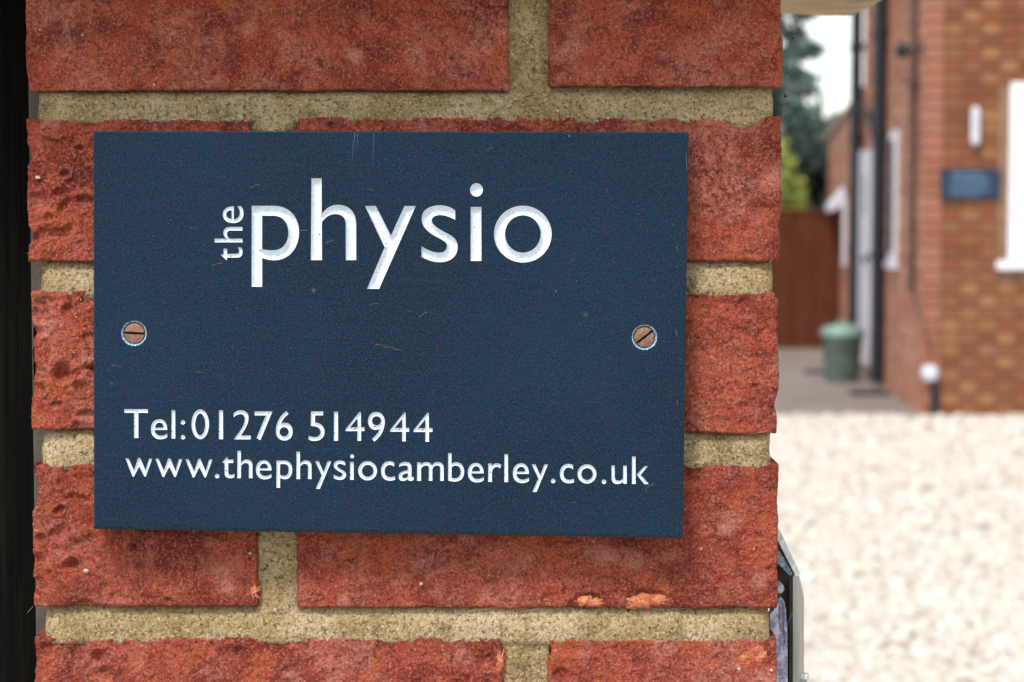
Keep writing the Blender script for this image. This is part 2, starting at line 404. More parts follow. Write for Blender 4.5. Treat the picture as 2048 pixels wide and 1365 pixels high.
tag(obj('gravel', None, None, M_PEB, mesh=fast_mesh('gravel', V.reshape(-1, 3), Fc)), kind='stuff')

# ------------------------------------------------------------------ BRICK PILLAR
pillar = empty('brick_pillar', (-0.047, 0.165, 0), 'red brick gate pillar with sandy yellow mortar carrying the slate plaque', 'pillar')
BR = [  # x0, x1, ztop px, zbottom px, course type
    (50, 1018, -112, 182, 'L'), (1097, 1567, -112, 174, 'R'),
    (53, 504, 238, 523, 'R'), (594, 1562, 234, 523, 'L'),
    (62, 1008, 582, 860, 'L'), (1088, 1557, 588, 867, 'R'),
    (66, 515, 928, 1214, 'R'), (592, 1556, 931, 1217, 'L'),
    (69, 1007, 1276, 1562, 'L'), (1093, 1552, 1279, 1565, 'R')]
def hero_brick(x0, x1, z0, z1, depth, seed, rough_left=0.0, step=0.00055, amp=1.0, chips=()):
    """front face heightfield with a ragged outline, sides extruded back; world XZ, y=0 front"""
    w, h = x1-x0, z1-z0; nu = max(6, int(w/step)); nv = max(4, int(h/step))
    u = np.linspace(0, 1, nu+1); v = np.linspace(0, 1, nv+1)
    U, Vv = np.meshgrid(u, v); X = U*w; Z = Vv*h
    # ragged edges: each side moves along its own noise
    def edge(s, k):
        return 0.0011*amp*fbm(s*42, s*0+k*5.1, 5, seed+k) + 0.00028*pn(s*620, s*0+k, seed+k) 
    eL = edge(Z, 1) - 0.0016*amp*sstep(.25, .6, pn(Z*55, Z*0, seed+4)); eR = edge(Z, 2) + 0.0014*amp*sstep(.25, .6, pn(Z*60, Z*0, seed+6)); eB = edge(X, 3); eT = edge(X, 4)
    PX = X - eL*(1-U)**6 - eR*U**6*1.0
    PZ = Z + eB*(1-Vv)**3 + eT*Vv**3
    rL = np.full_like(X, .002)
    dE = np.minimum(np.minimum(X, w-X), np.minimum(Z, h-Z))
    dx = np.minimum(X, w-X); dz = np.minimum(Z, h-Z)
    rad = .0017 + .0010*pn(X*60, Z*60, seed+9)
    def rnd_(d, r): q = np.clip((r-d)/r, 0, 1); return r*(1-np.sqrt(np.maximum(0, 1-q*q)))
    drop = rnd_(dx, rad) + rnd_(dz, rad*0.8)
    gx, gz = X+seed*.37, Z+seed*.11
    m = 1.0 + rough_left*(1-sstep(.02, .075, X))*1.3
    hf = (.0009*fbm(gx*40, gz*48, 3, seed) + .00050*fbm(gx*130, gz*150, 3, seed+20))*(.55+.45*m) + .00034*pn(gx*390, gz*430, seed+30) + .00020*pn(gx*850, gz*900, seed+35)
    wx = gx + .004*pn(gx*70, gz*70, seed+40); wz = gz + .004*pn(gx*70+9, gz*70, seed+41)
    pit = sstep(.30, .60, pn(wx*75, wz*95, seed+50))
    hf = hf - pit*.0007*m + .0004*sstep(.3, .7, pn(gx*85+31, gz*85, seed+60))
    gd = np.random.default_rng(int(seed*10))
    nd = int(w*h*(2000 + 900*rough_left)) + 2
    for _ in range(nd):          # round dimples left by the sanded mould
        cx = gd.uniform(.0, w) if gd.random() > .5*rough_left else gd.uniform(0, .05); cz = gd.uniform(0, h); rr_ = gd.uniform(.0016, .0052)
        dd_ = (1.0+.6*rough_left*(cx < .06))*gd.uniform(.0004, .0013)
        ex = (X-cx)/(rr_*gd.uniform(.9, 1.7)); ez = (Z-cz)/rr_
        q = np.sqrt(ex*ex+ez*ez) + .28*pn(gx*190, gz*190, seed+81)
        hf = hf - dd_*sstep(1.0, .35, q)*(1+.35*np.clip(ez, -1, 1)) + dd_*.25*np.exp(-((q-1.15)/.2)**2)
    for (cx, cz, rx, rz, dp) in chips:
        q = ((X-cx)/rx)**2 + ((Z-cz)/rz)**2 + .35*pn(X*250, Z*250, seed+80)
        hf = hf - dp*sstep(1.05, .75, q)
    Y = -hf*amp + drop
    P = np.stack([PX+x0, Y, PZ+z0], 2).reshape(-1, 3)
    idx = np.arange((nu+1)*(nv+1)).reshape(nv+1, nu+1)
    q = np.stack([idx[:-1, :-1], idx[:-1, 1:], idx[1:, 1:], idx[1:, :-1]], 2).reshape(-1, 4)
    ring = np.concatenate([idx[0, :-1], idx[:-1, -1], idx[-1, ::-1][:-1], idx[::-1, 0][:-1]])
    n = len(ring); base = P[ring].copy(); rings = [ring]; Ps = [P]; cnt = len(P)
    s_ = np.arange(n)*step
    cen = np.array([(x0+x1)/2, 0, (z0+z1)/2])
    for yd in (.004, .012, .035, depth):
        r = base.copy(); r[:, 1] = yd
        j = .0006*pn(s_*200, s_*0+yd*900, seed+90)
        dirv = np.sign(r-cen); dirv[:, 1] = 0
        r += dirv*(j[:, None]-.0002); Ps.append(r); rings.append(np.arange(cnt, cnt+n)); cnt += n
    qs = [q]
    for a, b_ in zip(rings[:-1], rings[1:]):
        qs.append(np.stack([a, b_, np.roll(b_, -1), np.roll(a, -1)], 1))
    V_ = np.concatenate(Ps); Q = np.concatenate(qs)
    c0 = np.array([(x0+x1)/2, depth/2, (z0+z1)/2]); 
    return V_-c0, Q, Vector(c0)
def smooth_mesh(me): me.polygons.foreach_set('use_smooth', np.ones(len(me.polygons), dtype=bool)); return me
for i, (a, b_, ty, by, tp) in enumerate(BR):
    mid = (ty+by)/2
    x0 = at(a, mid).x; x1 = at(b_, mid).x; z1 = at(1024, ty).z; z0 = at(1024, by).z
    if i == 0: z1 = z0 + .0645
    if i == 1: z1 = z0 + .0625
    long_ = (b_-a) > 700
    w_mm = x1-x0
    chips = []
    if i == 3: chips = [(w_mm-.0165, .0655, .011, .006, .0030)]
    if i == 2: chips = [(.098, .066, .004, .004, .002)]
    if i == 4: chips = [(.0, .033, .0022, .013, .004)]
    if i == 7: chips = [(.128, .001, .009, .006, .0012), (.155, .001, .013, .007, .0014)]
    if i == 6: chips = [(.0, .066, .004, .008, .003)]
    if i == 8: chips = [(.0, .066, .003, .02, .003)]
    V_, Q, c0 = hero_brick(x0, x1, z0, z1, .1025 if long_ else .215, i*3.7+2, rough_left={2: 1.0, 4: .8, 6: 1.1, 8: .4, 3: .3}.get(i, 0), chips=chips, amp=[.75,.85,1.35,1.1,1.1,1.1,1.2,1.0,1.2,1.15][i])
    me = smooth_mesh(fast_mesh('brick', V_, Q))
    obj('brick', None, None, M_BRICK, pillar, c0, mesh=me)
X0 = at(56, 700).x; X1 = at(1560, 700).x
# plainer bricks: sides and back of the courses in view, and every course below
def low_brick(w, d, h, seed):
    V_, Q, c0 = hero_brick(-w/2, w/2, -h/2, h/2, d, seed, step=.006)
    V_ = np.concatenate([V_, [[0, d/2, 0]]]); n = len(V_)-1
    me = bpy.data.meshes.new('brick'); nring = 2*(max(6, int(w/.006)) + max(4, int(h/.006)))
    fs = Q.tolist() + [list(range(n-nring, n))]
    me.from_pydata(V_[:n].tolist(), [], fs); me.update(); me.materials.append(M_BRICK); return me
LBx = low_brick(.215, .1025, .065, 5); LBy = low_brick(.1025, .215, .065, 8)
LBx2 = low_brick(.215, .1025, .065, 15); LBy2 = low_brick(.1025, .215, .065, 18)
ztopc = at(1024, 182).z   # bottom of highest course
for k in range(-20, 1):
    zc = ztopc + .0325 + k*.0745
    if zc < .03: continue
    A = (k % 2 == 0); vis = k > -5
    x0, x1 = X0, X1
    if A: spec = [('x', x0+.1075, .05125, 1), ('y', x1-.05125, .1075, 1), ('x', x1-.1075, .27625, 0), ('y', x0+.05125, .22, 0)]
    else: spec = [('y', x0+.05125, .1075, 1), ('x', x1-.1075, .05125, 1), ('y', x1-.05125, .22, 0), ('x', x0+.1075, .27625, 0)]
    for kind_, cx, cy, front in spec:
        if front and vis: continue
        me = rnd.choice([LBx, LBx2]) if kind_ == 'x' else rnd.choice([LBy, LBy2])
        o = obj('brick', None, None, None, pillar, (cx, cy, zc), mesh=me)
        if not front and kind_ == 'x': o.rotation_euler = (0, 0, math.pi)
# mortar core
mx0, mx1 = at(78, 700).x, at(1546, 700).x
zt = at(1024, -125).z; nz = 440; nx = 520; zb = at(1024, 1420).z
ZZ, XX = np.meshgrid(np.linspace(zb, zt, nz), np.linspace(mx0, mx1, nx), indexing='ij')
REC = np.full_like(XX, .010)
for (ty, by) in ((178, 240), (519, 588), (860, 932), (1212, 1281)):
    z1_ = at(1024, ty).z; z0_ = at(1024, by).z; t = (ZZ-z0_)/(z1_-z0_)
    mk = (t > -.16) & (t < 1.12); r = .0003 + .0062*np.clip(t, 0, 1)**2.8 + .0009*fbm(XX*30, ZZ*30, 2, 3) + .0012*sstep(0, -.16, t)
    REC = np.where(mk, r, REC)
for (xa, xb, ty, by) in ((1012, 1104, -130, 200), (498, 600, 225, 540), (1000, 1095, 570, 880), (508, 598, 915, 1230), (1000, 1100, 1265, 1430)):
    z1_ = at(1024, ty).z; z0_ = at(1024, by).z; xa_ = at(xa, 700).x; xb_ = at(xb, 700).x
    mk = (ZZ < z1_) & (ZZ > z0_) & (XX > xa_) & (XX < xb_); u_ = np.abs((XX-xa_)/(xb_-xa_)*2-1)
    REC = np.where(mk, np.minimum(REC, .0022 + .001*u_ + .0009*fbm(XX*60, ZZ*40, 2, 7)), REC)
REC = REC + .0008*fbm(XX*140, ZZ*160, 4, 13) + .0005*pn(XX*700, ZZ*700, 23)
edge_d = np.minimum(XX-mx0, mx1-XX); q = np.clip((.006-edge_d)/.006, 0, 1); REC = REC + .006*(1-np.sqrt(1-q*q*.99))
SX = XX + .0012*fbm(ZZ*80, XX*0, 3, 31)*(edge_d < .004)
P = np.stack([SX, REC, ZZ], 2).reshape(-1, 3)
idx = np.arange(nx*nz).reshape(nz, nx)
Q = np.stack([idx[:-1, :-1], idx[:-1, 1:], idx[1:, 1:], idx[1:, :-1]], 2).reshape(-1, 4)
ring = np.concatenate([idx[0, :-1], idx[:-1, -1], idx[-1, ::-1][:-1], idx[::-1, 0][:-1]])
back = P[ring].copy(); back[:, 1] = .322; n0 = len(P)
Q = np.concatenate([Q, np.stack([ring, np.arange(n0, n0+len(ring)), np.roll(np.arange(n0, n0+len(ring)), -1), np.roll(ring, -1)], 1)])
core = np.array([mx0, .0, zb])
c0 = Vector(((mx0+mx1)/2, .16, zt))
me = smooth_mesh(fast_mesh('mortar', np.concatenate([P, back])-np.array(c0), Q))
obj('mortar', None, None, M_MORTAR, pillar, c0, mesh=me)
MB().box((mx0, .006, 0), (mx1, .322, zb)).build('mortar', M_MORTAR, pillar)
# smears of mortar left on the bricks
def smear(cx, cy, rx, rz, th, seed, name='mortar_smear', mat=None, rag=.22):
    c = at(cx, cy); n = 40; vs_ = [(c.x, -th, c.z)]; fs = []
    R = 9
    for r in range(1, R+1):
        for k in range(n):
            a = 2*math.pi*k/n; wob = 1 + rag*float(fbm(np.array(math.cos(a)*(1.6 if mat is None else 2.6)), np.array(math.sin(a)*(1.6 if mat is None else 2.6)), 3, seed))
            q = r/R; d = -th*math.sqrt(max(0, 1-q**3)) + .003*q**4
            x = c.x + math.cos(a)*rx*q*wob; z = c.z + math.sin(a)*rz*q*wob
            d -= .0004*float(fbm(np.array(x*300), np.array(z*300), 2, seed+1))*(1-q**3)
            vs_.append((x, d, z))
    for k in range(n): fs.append((0, 1+k, 1+(k+1) % n))
    for r in range(R-1):
        for k in range(n): a_ = 1+r*n; fs.append((a_+k, a_+n+k, a_+n+(k+1) % n, a_+(k+1) % n))
    obj(name, vs_, fs, mat or M_MORTAR, pillar, smooth=True)
smear(1488, 234, .0085, .0058, .0024, 3)
smear(548, 248, .010, .007, .0006, 8)
smear(1398, 580, .006, .0032, .0022, 12)
smear(1388, 928, .007, .0026, .0020, 14)
b = Mat('orange_chipped_clay', .9, spec=.2).world_coords()
c = b.mix(b.rng(b.noise(160, 4, .7), .35, .65), (0.55, 0.13, 0.055), (0.85, 0.34, 0.17))
c = b.mix(b.rng(b.noise(700, 4, .8), .50, .64, 0, .7), c, (0.22, 0.05, 0.025)); b.color(c); b.bump(b.noise(350, 5, .8), .0022); M_CHIP = b.m
smear(1180, 1205, .0075, .0030, 0.00070, 21, 'chipped_patch', M_CHIP, .75)
smear(1288, 1203, .0110, .0036, 0.00090, 22, 'chipped_patch', M_CHIP, .75)
smear(507, 1182, .0026, .0062, 0.00060, 23, 'chipped_patch', M_CHIP, .75)
smear(1000, 1322, .0022, .0070, 0.00050, 24, 'chipped_patch', M_CHIP, .75)
smear(1508, 1312, .0085, .0060, 0.00030, 25, 'chipped_patch', M_CHIP, .75)
smear(170, 1345, .0040, .0022, 0.00030, 26, 'chipped_patch', M_CHIP, .75)
# cap stone: overhangs, so its underside shows at the top right
zcap = at(1024, 30, 0.40).z
capx0, capx1, capy0, capy1 = X0-.095, at(1722, 20, .40).x, -.060, .405
def rrect(x0, x1, y0, y1, r, n=8):
    out = []
    for (cx, cy, a0) in ((x1-r, y0+r, -90), (x1-r, y1-r, 0), (x0+r, y1-r, 90), (x0+r, y0+r, 180)):
        for k in range(n+1): a = math.radians(a0+90*k/n); out.append((cx+r*math.cos(a), cy+r*math.sin(a)))
    return out
def dens(pts, st=.004):
    out = []
    for (ax, ay), (bx, by) in zip(pts, pts[1:]+pts[:1]):
        n = max(1, int(math.hypot(bx-ax, by-ay)/st))
        for k in range(n): out.append((ax+(bx-ax)*k/n, ay+(by-ay)*k/n))
    return out
base = dens(rrect(capx0, capx1, capy0, capy1, .007)); nb = len(base); vs_ = []; fs = []
levels = [(0, -.006), (.0, -.0), (.004, .006), (.05, .010), (.062, .004)]
cx_, cy_ = (capx0+capx1)/2, (capy0+capy1)/2
for li, (dz, off) in enumerate([(0.0, -.010), (.0006, -.004), (.004, 0), (.045, 0), (.052, -.006)]):
    for k, (x, y) in enumerate(base):
        s_ = .0016*float(pn(np.array(x*60), np.array(y*60+dz*90), 5)) + .0008*float(pn(np.array(x*240), np.array(y*240+dz*300), 6))
        vx, vy = x-cx_, y-cy_; L = math.hypot(vx, vy)
        vs_.append((x+vx/L*(off+s_), y+vy/L*(off+s_), zcap+dz+.0010*float(pn(np.array(x*35), np.array(y*35), 8)) + .0007*float(pn(np.array(x*200), np.array(y*200), 9))))
for li in range(4):
    for k in range(nb): fs.append((li*nb+k, li*nb+(k+1) % nb, (li+1)*nb+(k+1) % nb, (li+1)*nb+k))
vs_.append((cx_, cy_, zcap+.002)); vs_.append((cx_, cy_, zcap+.10))
for k in range(nb): fs.append((len(vs_)-2, (k+1) % nb, k)); fs.append((len(vs_)-1, 4*nb+k, 4*nb+(k+1) % nb))
obj('cap_stone', vs_, fs, M_CAP, pillar, smooth=False)

# ------------------------------------------------------------------ SLATE PLAQUE
YP = -0.0165
def bez(s, fx=lambda x, y: (x, y), n=9):
    tk = s.split(); i = 0; pts = []; cur = None
    while i < len(tk):
        if tk[i] in 'ML': mode = tk[i]; i += 1
        elif tk[i] == 'C': mode = 'C'; i += 1
        if mode in 'ML':
            cur = (float(tk[i]), float(tk[i+1])); i += 2; pts.append(cur)
        else:
            p1, p2, p3 = [(float(tk[i+2*k]), float(tk[i+2*k+1])) for k in range(3)]; i += 6
            for k in range(1, n+1):
                t = k/n; a, b_, c_, d_ = (1-t)**3, 3*t*(1-t)**2, 3*t*t*(1-t), t**3
                pts.append((a*cur[0]+b_*p1[0]+c_*p2[0]+d_*p3[0], a*cur[1]+b_*p1[1]+c_*p2[1]+d_*p3[1]))
            cur = p3
    out = []
    for p in pts:
        p = fx(*p)
        if not out or abs(p[0]-out[-1][0])+abs(p[1]-out[-1][1]) > 1e-3: out.append(p)
    if abs(out[0][0]-out[-1][0])+abs(out[0][1]-out[-1][1]) < 1e-3: out.pop()
    return out
def ell(cx, cy, rx, ry, n=48): return [(cx+rx*math.cos(2*math.pi*k/n), cy+ry*math.sin(2*math.pi*k/n)) for k in range(n)]
def rc(x0, y0, x1, y1): return [(x0,y0),(x1,y0),(x1,y1),(x0,y1)]
# glyph table: name -> (scale, left, baseline, [(outer, [holes]) ...]) in enlarged-pixel coordinates
E_O = "M 645 408 C 646 320 605 262 538 262 C 466 262 422 318 422 400 C 422 482 470 536 552 536 C 593 536 624 522 646 504 L 646 455 C 622 476 592 488 560 488 C 510 488 474 456 473 408"
E_H = "M 477 378 C 482 334 506 307 540 307 C 573 307 592 334 594 378"
G = {
 'T': (6.823, 60, 522, [(rc(60,130,380,179), []), (rc(192,130,250,522), [])]),
 'e': (6.823, 422, 523, [(bez(E_O), [bez(E_H)])]),
 'l': (6.823, 703, 523, [(rc(703,137,754,523), [])]),
 ':': (6.823, 830, 523, [(ell(859,300,30,31,20), []), (ell(859,502,30,31,20), [])]),
 '0': (6.823, 975, 537, [(ell(1095,338,120,203), [ell(1094,340,68,150)])]),
 '1': (6.823, 1350, 537, [(rc(1350,143,1406,537), [])]),
 '2': (6.823, 185, 540, [(bez("M 183 190 C 210 155 250 143 290 143 C 350 143 390 185 390 250 C 390 320 350 390 283 487 L 420 487 L 418 540 L 188 540 L 250 458 C 310 378 338 320 338 262 C 338 220 315 195 280 195 C 245 195 215 210 188 238"), [])]),
 '7': (6.823, 472, 540, [(bez("M 472 155 L 715 155 L 552 545 L 497 520 L 626 210 L 472 210"), [])]),
 '6': (6.823, 762, 545, [(bez("M 905 150 L 937 187 C 880 235 847 275 832 322 C 850 314 870 311 890 311 C 950 311 991 360 991 430 C 991 505 945 553 880 553 C 805 553 762 500 762 420 C 762 310 820 215 905 150"), [ell(874,434,62,63,32)])]),
 '5': (6.823, 1208, 553, [(bez("M 1243 158 L 1410 158 L 1405 212 L 1297 212 L 1297 308 C 1380 318 1427 370 1427 435 C 1427 510 1370 562 1290 562 C 1255 562 1230 553 1208 540 L 1210 487 C 1235 503 1260 510 1290 510 C 1340 510 1373 482 1373 440 C 1373 385 1320 355 1240 357"), [])]),
 '4': (6.823, 348, 563, [(bez("M 558 168 L 560 378 L 607 378 L 607 431 L 560 431 L 560 563 L 511 563 L 511 431 L 348 431 L 346 410 L 540 168"), [bez("M 511 252 L 511 380 L 410 380")])]),
 'w': (6.823, 72, 1047, [(bez("M 72 800 L 116 800 L 190 962 L 248 795 L 276 795 L 347 962 L 396 803 L 440 803 L 350 1047 L 332 1047 L 262 905 L 190 1047 L 172 1047"), [])]),
 '.': (6.823, 1295, 1060, [(ell(1325,1036,30,31,20), [])]),
 't': (6.823, 30, 1070, [(bez("M 28 860 L 96 782 L 110 820 L 181 820 L 181 866 L 112 866 L 112 985 C 112 1015 125 1028 150 1028 C 168 1028 183 1022 199 1012 L 193 1062 C 175 1069 160 1073 140 1073 C 85 1073 62 1045 62 1000 L 62 866"), [])]),
 'h': (6.823, 237, 1070, [(rc(237,697,286,1070), []), (bez("M 282 868 C 300 835 330 815 365 815 C 412 815 443 845 443 900 L 443 1070 L 395 1070 L 395 905 C 395 877 378 862 350 862 C 325 862 300 880 284 905 L 260 905 L 260 868"), [])]),
 'p': (6.823, 770, 1077, [(rc(770,830,819,1200), []), (bez("M 780 830 L 880 830 C 945 830 986 880 986 955 C 986 1030 945 1084 885 1084 C 860 1084 838 1078 818 1068 L 800 1068 L 800 1020 L 818 1020 C 838 1032 855 1037 877 1037 C 915 1037 937 1005 937 955 C 937 905 915 876 877 876 L 790 876"), [])]),
 'y': (6.823, 1297, 1085, [(bez("M 1297 838 L 1347 838 L 1414 985 L 1470 838 L 1520 838 L 1362 1215 L 1307 1215 L 1388 1032"), [])]),
 'i': (6.823, 410, 1092, [(rc(410,848,460,1092), []), (ell(438,770,27,28,20), [])]),
 'o': (6.823, 520, 1099, [(ell(649,974,129,131), [ell(651,975,79,82)])]),
 'c': (6.823, 832, 1102, [(bez("M 1012 862 C 990 850 970 843 945 843 C 875 843 832 895 832 978 C 832 1060 880 1108 955 1108 C 985 1108 1005 1103 1025 1093 L 1022 1043 C 1003 1055 985 1060 960 1060 C 910 1060 882 1030 882 978 C 882 925 908 893 950 893 C 975 893 990 900 1010 915"), [])]),
 'a': (6.823, 1075, 1106, [(bez("M 1080 924 L 1085 880 C 1110 862 1135 853 1165 853 C 1225 853 1250 885 1250 930 L 1250 1040 C 1250 1062 1262 1064 1280 1052 L 1280 1090 C 1268 1105 1255 1112 1238 1112 C 1215 1112 1205 1102 1200 1085 C 1180 1102 1155 1112 1130 1112 C 1095 1112 1073 1090 1073 1050 C 1073 1000 1110 985 1200 962 L 1200 935 C 1200 908 1185 898 1160 898 C 1130 898 1105 906 1080 924"), [bez("M 1200 1002 C 1150 1012 1123 1022 1123 1045 C 1123 1065 1135 1073 1150 1073 C 1170 1073 1188 1064 1200 1052")])]),
 'm': (6.823, 1325, 1110, [(rc(1325,860,1378,1110), []), (bez("M 1370 905 C 1390 870 1415 855 1450 855 C 1500 855 1533 885 1533 935 L 1533 1110 L 1485 1110 L 1485 940 C 1485 912 1470 901 1442 901 C 1415 901 1390 920 1377 950 L 1355 950 L 1355 905"), []),
      (bez("M 1525 905 C 1545 870 1570 855 1605 855 C 1655 855 1688 885 1688 935 L 1688 1110 L 1640 1110 L 1640 940 C 1640 912 1625 901 1597 901 C 1570 901 1545 920 1532 950 L 1510 950 L 1510 905"), [])]),
 'b': (7.877, 443, 660, [(rc(443,218,498,646), []), (bez("M 490 392 C 510 372 540 360 570 360 C 645 360 696 420 696 510 C 696 605 640 666 545 666 C 510 666 470 658 443 646 L 443 600 L 497 600 C 515 610 530 613 550 613 C 605 613 641 575 641 510 C 641 445 608 412 562 412 C 535 412 515 425 497 445 L 470 445 L 470 392"), [])]),
 'r': (7.877, 1075, 663, [(rc(1075,375,1132,663), []), (bez("M 1125 420 C 1145 390 1175 372 1205 372 C 1235 372 1258 380 1281 397 L 1262 450 C 1245 435 1228 427 1208 427 C 1165 427 1132 470 1132 530 L 1110 530 L 1110 420"), [])]),
 'u': (7.877, 1283, 690, [(rc(1467,405,1523,690), []), (bez("M 1283 405 L 1334 405 L 1334 570 C 1334 620 1352 645 1390 645 C 1425 645 1450 630 1468 600 L 1490 600 L 1490 650 L 1468 655 C 1445 680 1410 697 1375 697 C 1310 697 1283 655 1283 590"), [])]),
 'k': (7.877, 1607, 690, [(rc(1607,258,1664,690), []), (bez("M 1682 545 L 1805 410 L 1857 410 L 1742 545 L 1870 692 L 1800 692"), [])]),
}
BIG_S = "M 910.4 421 C 900 414 890 410.9 880.5 410.9 C 858 410.9 843.3 421 843.3 437 C 843.3 450 850 460 865 469.5 C 876 476 884 479 890 484.5 C 894 488 894.5 491 893.8 494 C 892 503 887 505.7 878 505.7 C 866 505.7 854 500 843 493 L 843 514.3 C 856 521 867 524.8 880 524.8 C 901 524.8 915.3 513 915.3 494.3 C 915.3 481 908 474 893 466.5 C 880 460 869 453 865 446.5 C 862 440 864 436 868 433.5 C 872 431 877 430.3 881.4 430.5 C 891 431 901 435 910.4 440"
G['s'] = (2.93, 843.2, 522.5, [(bez(BIG_S), [])])
def place(ch, x, y, k=1.0, rot=False):
    s, L, B, comps = G[ch]
    def f(p):
        u, v = (p[0]-L)/s*k, (p[1]-B)/s*k
        return (x+v, y-u) if rot else (x+u, y+v)
    return [([f(p) for p in o], [[f(p) for p in h] for h in hs]) for o, hs in comps]
letters = []   # (components, half stroke px, depth m)
def add(comps, hw, dp): letters.append((comps, hw, dp))
add([(bez("M 503.4 412 L 524.3 412 L 524.3 573.9 L 503.4 573.9"), []), (bez("M 510 412 L 548 412 C 577 412 598.2 433 598.2 465 C 598.2 498 576 521 549 521 C 540 521 531 519 524 516 L 514 516 L 514 498.5 L 524 498.5 C 530 500.5 538 501 546 501 C 566 501 576.7 486 576.7 466 C 576.7 445 565 431.8 546 431.8 L 514 431.8"), [])], 10.4, .0020)
add([(bez("M 622.9 357 L 643.4 357 L 643.9 520.6 L 621.9 520.6"), []), (bez("M 643.5 429 C 652 416 663 410 675.7 410 C 697 410 712.3 424 712.3 448 L 712.3 520.6 L 691.8 520.6 L 691.5 450 C 691.5 436 684 428.6 671 428.6 C 660 428.6 651 434 643.5 445 L 635 445 L 635 429"), [])], 10.4, .0020)
add([(bez("M 730 412.4 L 751.9 412.4 L 781.8 471.6 L 809 412.4 L 831.5 412.4 L 758.2 578 L 734.2 578 L 769.2 495.2"), [])], 10, .0020)
add([(bez(BIG_S), [])], 10.2, .0020)
add([(rc(941.4, 414.3, 962.8, 522.3), []), (ell(952.9, 380.2, 12.8, 13.4, 36), [])], 10.7, .0020)
add([(ell(1045.7, 468.6, 57.6, 56.8, 72), [ell(1045.7, 468.4, 35.7, 37.3, 60)])], 10.8, .0020)
add(place('t', 484.6, 520.3, 1.02, True), 3.7, .0008)
add(place('h', 484.9, 485.2, 1.02, True), 3.7, .0008)
add(place('e', 485.0, 446.6, 1.03, True), 3.7, .0008)
bl1 = lambda x: 876.6 + (x-270)*.0128
bl2 = lambda x: 953.4 + (x-250)*.0146
for ch, x in (('T', 248.8), ('e', 301.8), ('l', 343.0), (':', 361.6), ('0', 382.9), ('1', 437.9), ('2', 467.1), ('7', 509.2), ('6', 551.7), ('5', 617.0), ('1', 667.9), ('4', 691.0), ('9', 736.0), ('4', 780.4), ('4', 826.9)):
    if ch == '9':
        c6 = place('6', 0, 0); pts = [p for o, _ in c6 for p in o]
        xm = max(p[0] for p in pts); ym = min(p[1] for p in pts); f9 = lambda p: (x+xm-p[0], bl1(x)+ym-p[1]+1.0)
        add([([f9(p) for p in o], [[f9(p) for p in h] for h in hs]) for o, hs in c6], 3.9, .0009)
    else: add(place(ch, x, bl1(x)), 3.9, .0009)
for ch, x, k in (('w', 250.6, 1), ('w', 310.6, 1), ('w', 370.9, 1), ('.', 429.8, 1), ('t', 444.4, 1), ('h', 474.7, 1), ('e', 511.8, .95), ('p', 552.9, 1), ('h', 592.9, 1), ('y', 630.1, 1), ('s', 667.4, 1), ('i', 700.1, 1), ('o', 716.2, 1), ('c', 761.9, 1), ('a', 797.4, 1), ('m', 834.2, 1), ('b', 896.2, 1), ('e', 935.6, .97), ('r', 976.5, 1), ('l', 1008.6, .985), ('e', 1025.6, .985), ('y', 1063.4, 1), ('.', 1101.8, 1), ('c', 1119.7, 1), ('o', 1155, 1), ('.', 1203.4, 1), ('u', 1222.9, 1), ('k', 1264.0, 1)):
    add(place(ch, x, bl2(x), k), 3.6, .0008)

def cdt(polys, extra=()):
    vs_ = []; es = []
    for p in polys:
        n = len(vs_); vs_ += [Vector(q) for q in p]; es += [(n+i, n+(i+1) % len(p)) for i in range(len(p))]
    vs_ += [Vector(q) for q in extra]
    r = delaunay_2d_cdt(vs_, es, [], 0, 1e-4)
    return np.array([tuple(v) for v in r[0]]), np.array([tuple(f) for f in r[2] if len(f) == 3])
def inpoly(P_, poly):
    poly = np.array(poly); x, y = P_[:, 0], P_[:, 1]; c = np.zeros(len(P_), bool); n = len(poly)
    for i in range(n):
        (x1, y1), (x2, y2) = poly[i], poly[(i+1) % n]
        if y1 == y2: continue
        c ^= ((y1 > y) != (y2 > y)) & (x < (x2-x1)*(y-y1)/(y2-y1)+x1)
    return c
def inside(P_, comps):
    r = np.zeros(len(P_), bool)
    for o, hs in comps:
        k = inpoly(P_, o)
        for h in hs: k &= ~inpoly(P_, h)
        r |= k
    return r
def to_plane(P_, Y=YP):
    P_ = np.asarray(P_, float); dx = (P_[:, 0]-1024)/F; du = (682.5-P_[:, 1])/F
    dy = math.cos(TH)+du*math.sin(TH); dz = -math.sin(TH)+du*math.cos(TH); t = (Y-CAM.y)/dy
    return np.stack([CAM.x+dx*t, np.full(len(P_), Y), CAM.z+dz*t], 1)
plaque = empty('slate_plaque', tuple(at(776, 1067, YP+.005)), 'dark blue slate plaque engraved with white lettering and screwed to the brick pillar', 'plaque')
SCREWS = [((268, 667), 3, M_SCREW_P, 'reddish slotted brass screw with level slot'), ((1289, 675), -38, M_SCREW_B, 'brown slotted brass screw with tilted slot')]
out_q = [(187, 263), (1377.5, 264.5), (1365.5, 1077), (188, 1058.5)]
inn_q = [(189, 265.5), (1375.5, 267), (1363, 1070), (190.5, 1051.5)]
polys = [inn_q]; comps_all = []
for comps, hw, dp in letters:
    comps_all += comps
    for o, hs in comps: polys.append(o); polys += hs
for (c_, a, m_, l_) in SCREWS: e_ = ell(c_[0], c_[1], 25.5, 25.5, 40); polys.append(e_); comps_all.append((e_, []))
PV, PF = cdt(polys)
cen = PV[PF].mean(1)
keep = np.ones(len(PF), bool)
for o, hs in comps_all:
    xs = [p[0] for p in o]; ys = [p[1] for p in o]
    near = (cen[:, 0] > min(xs)) & (cen[:, 0] < max(xs)) & (cen[:, 1] > min(ys)) & (cen[:, 1] < max(ys))
    i_ = np.where(near)[0]; k = inside(cen[i_], [(o, hs)]); keep[i_[k]] = False
W3 = to_plane(PV)
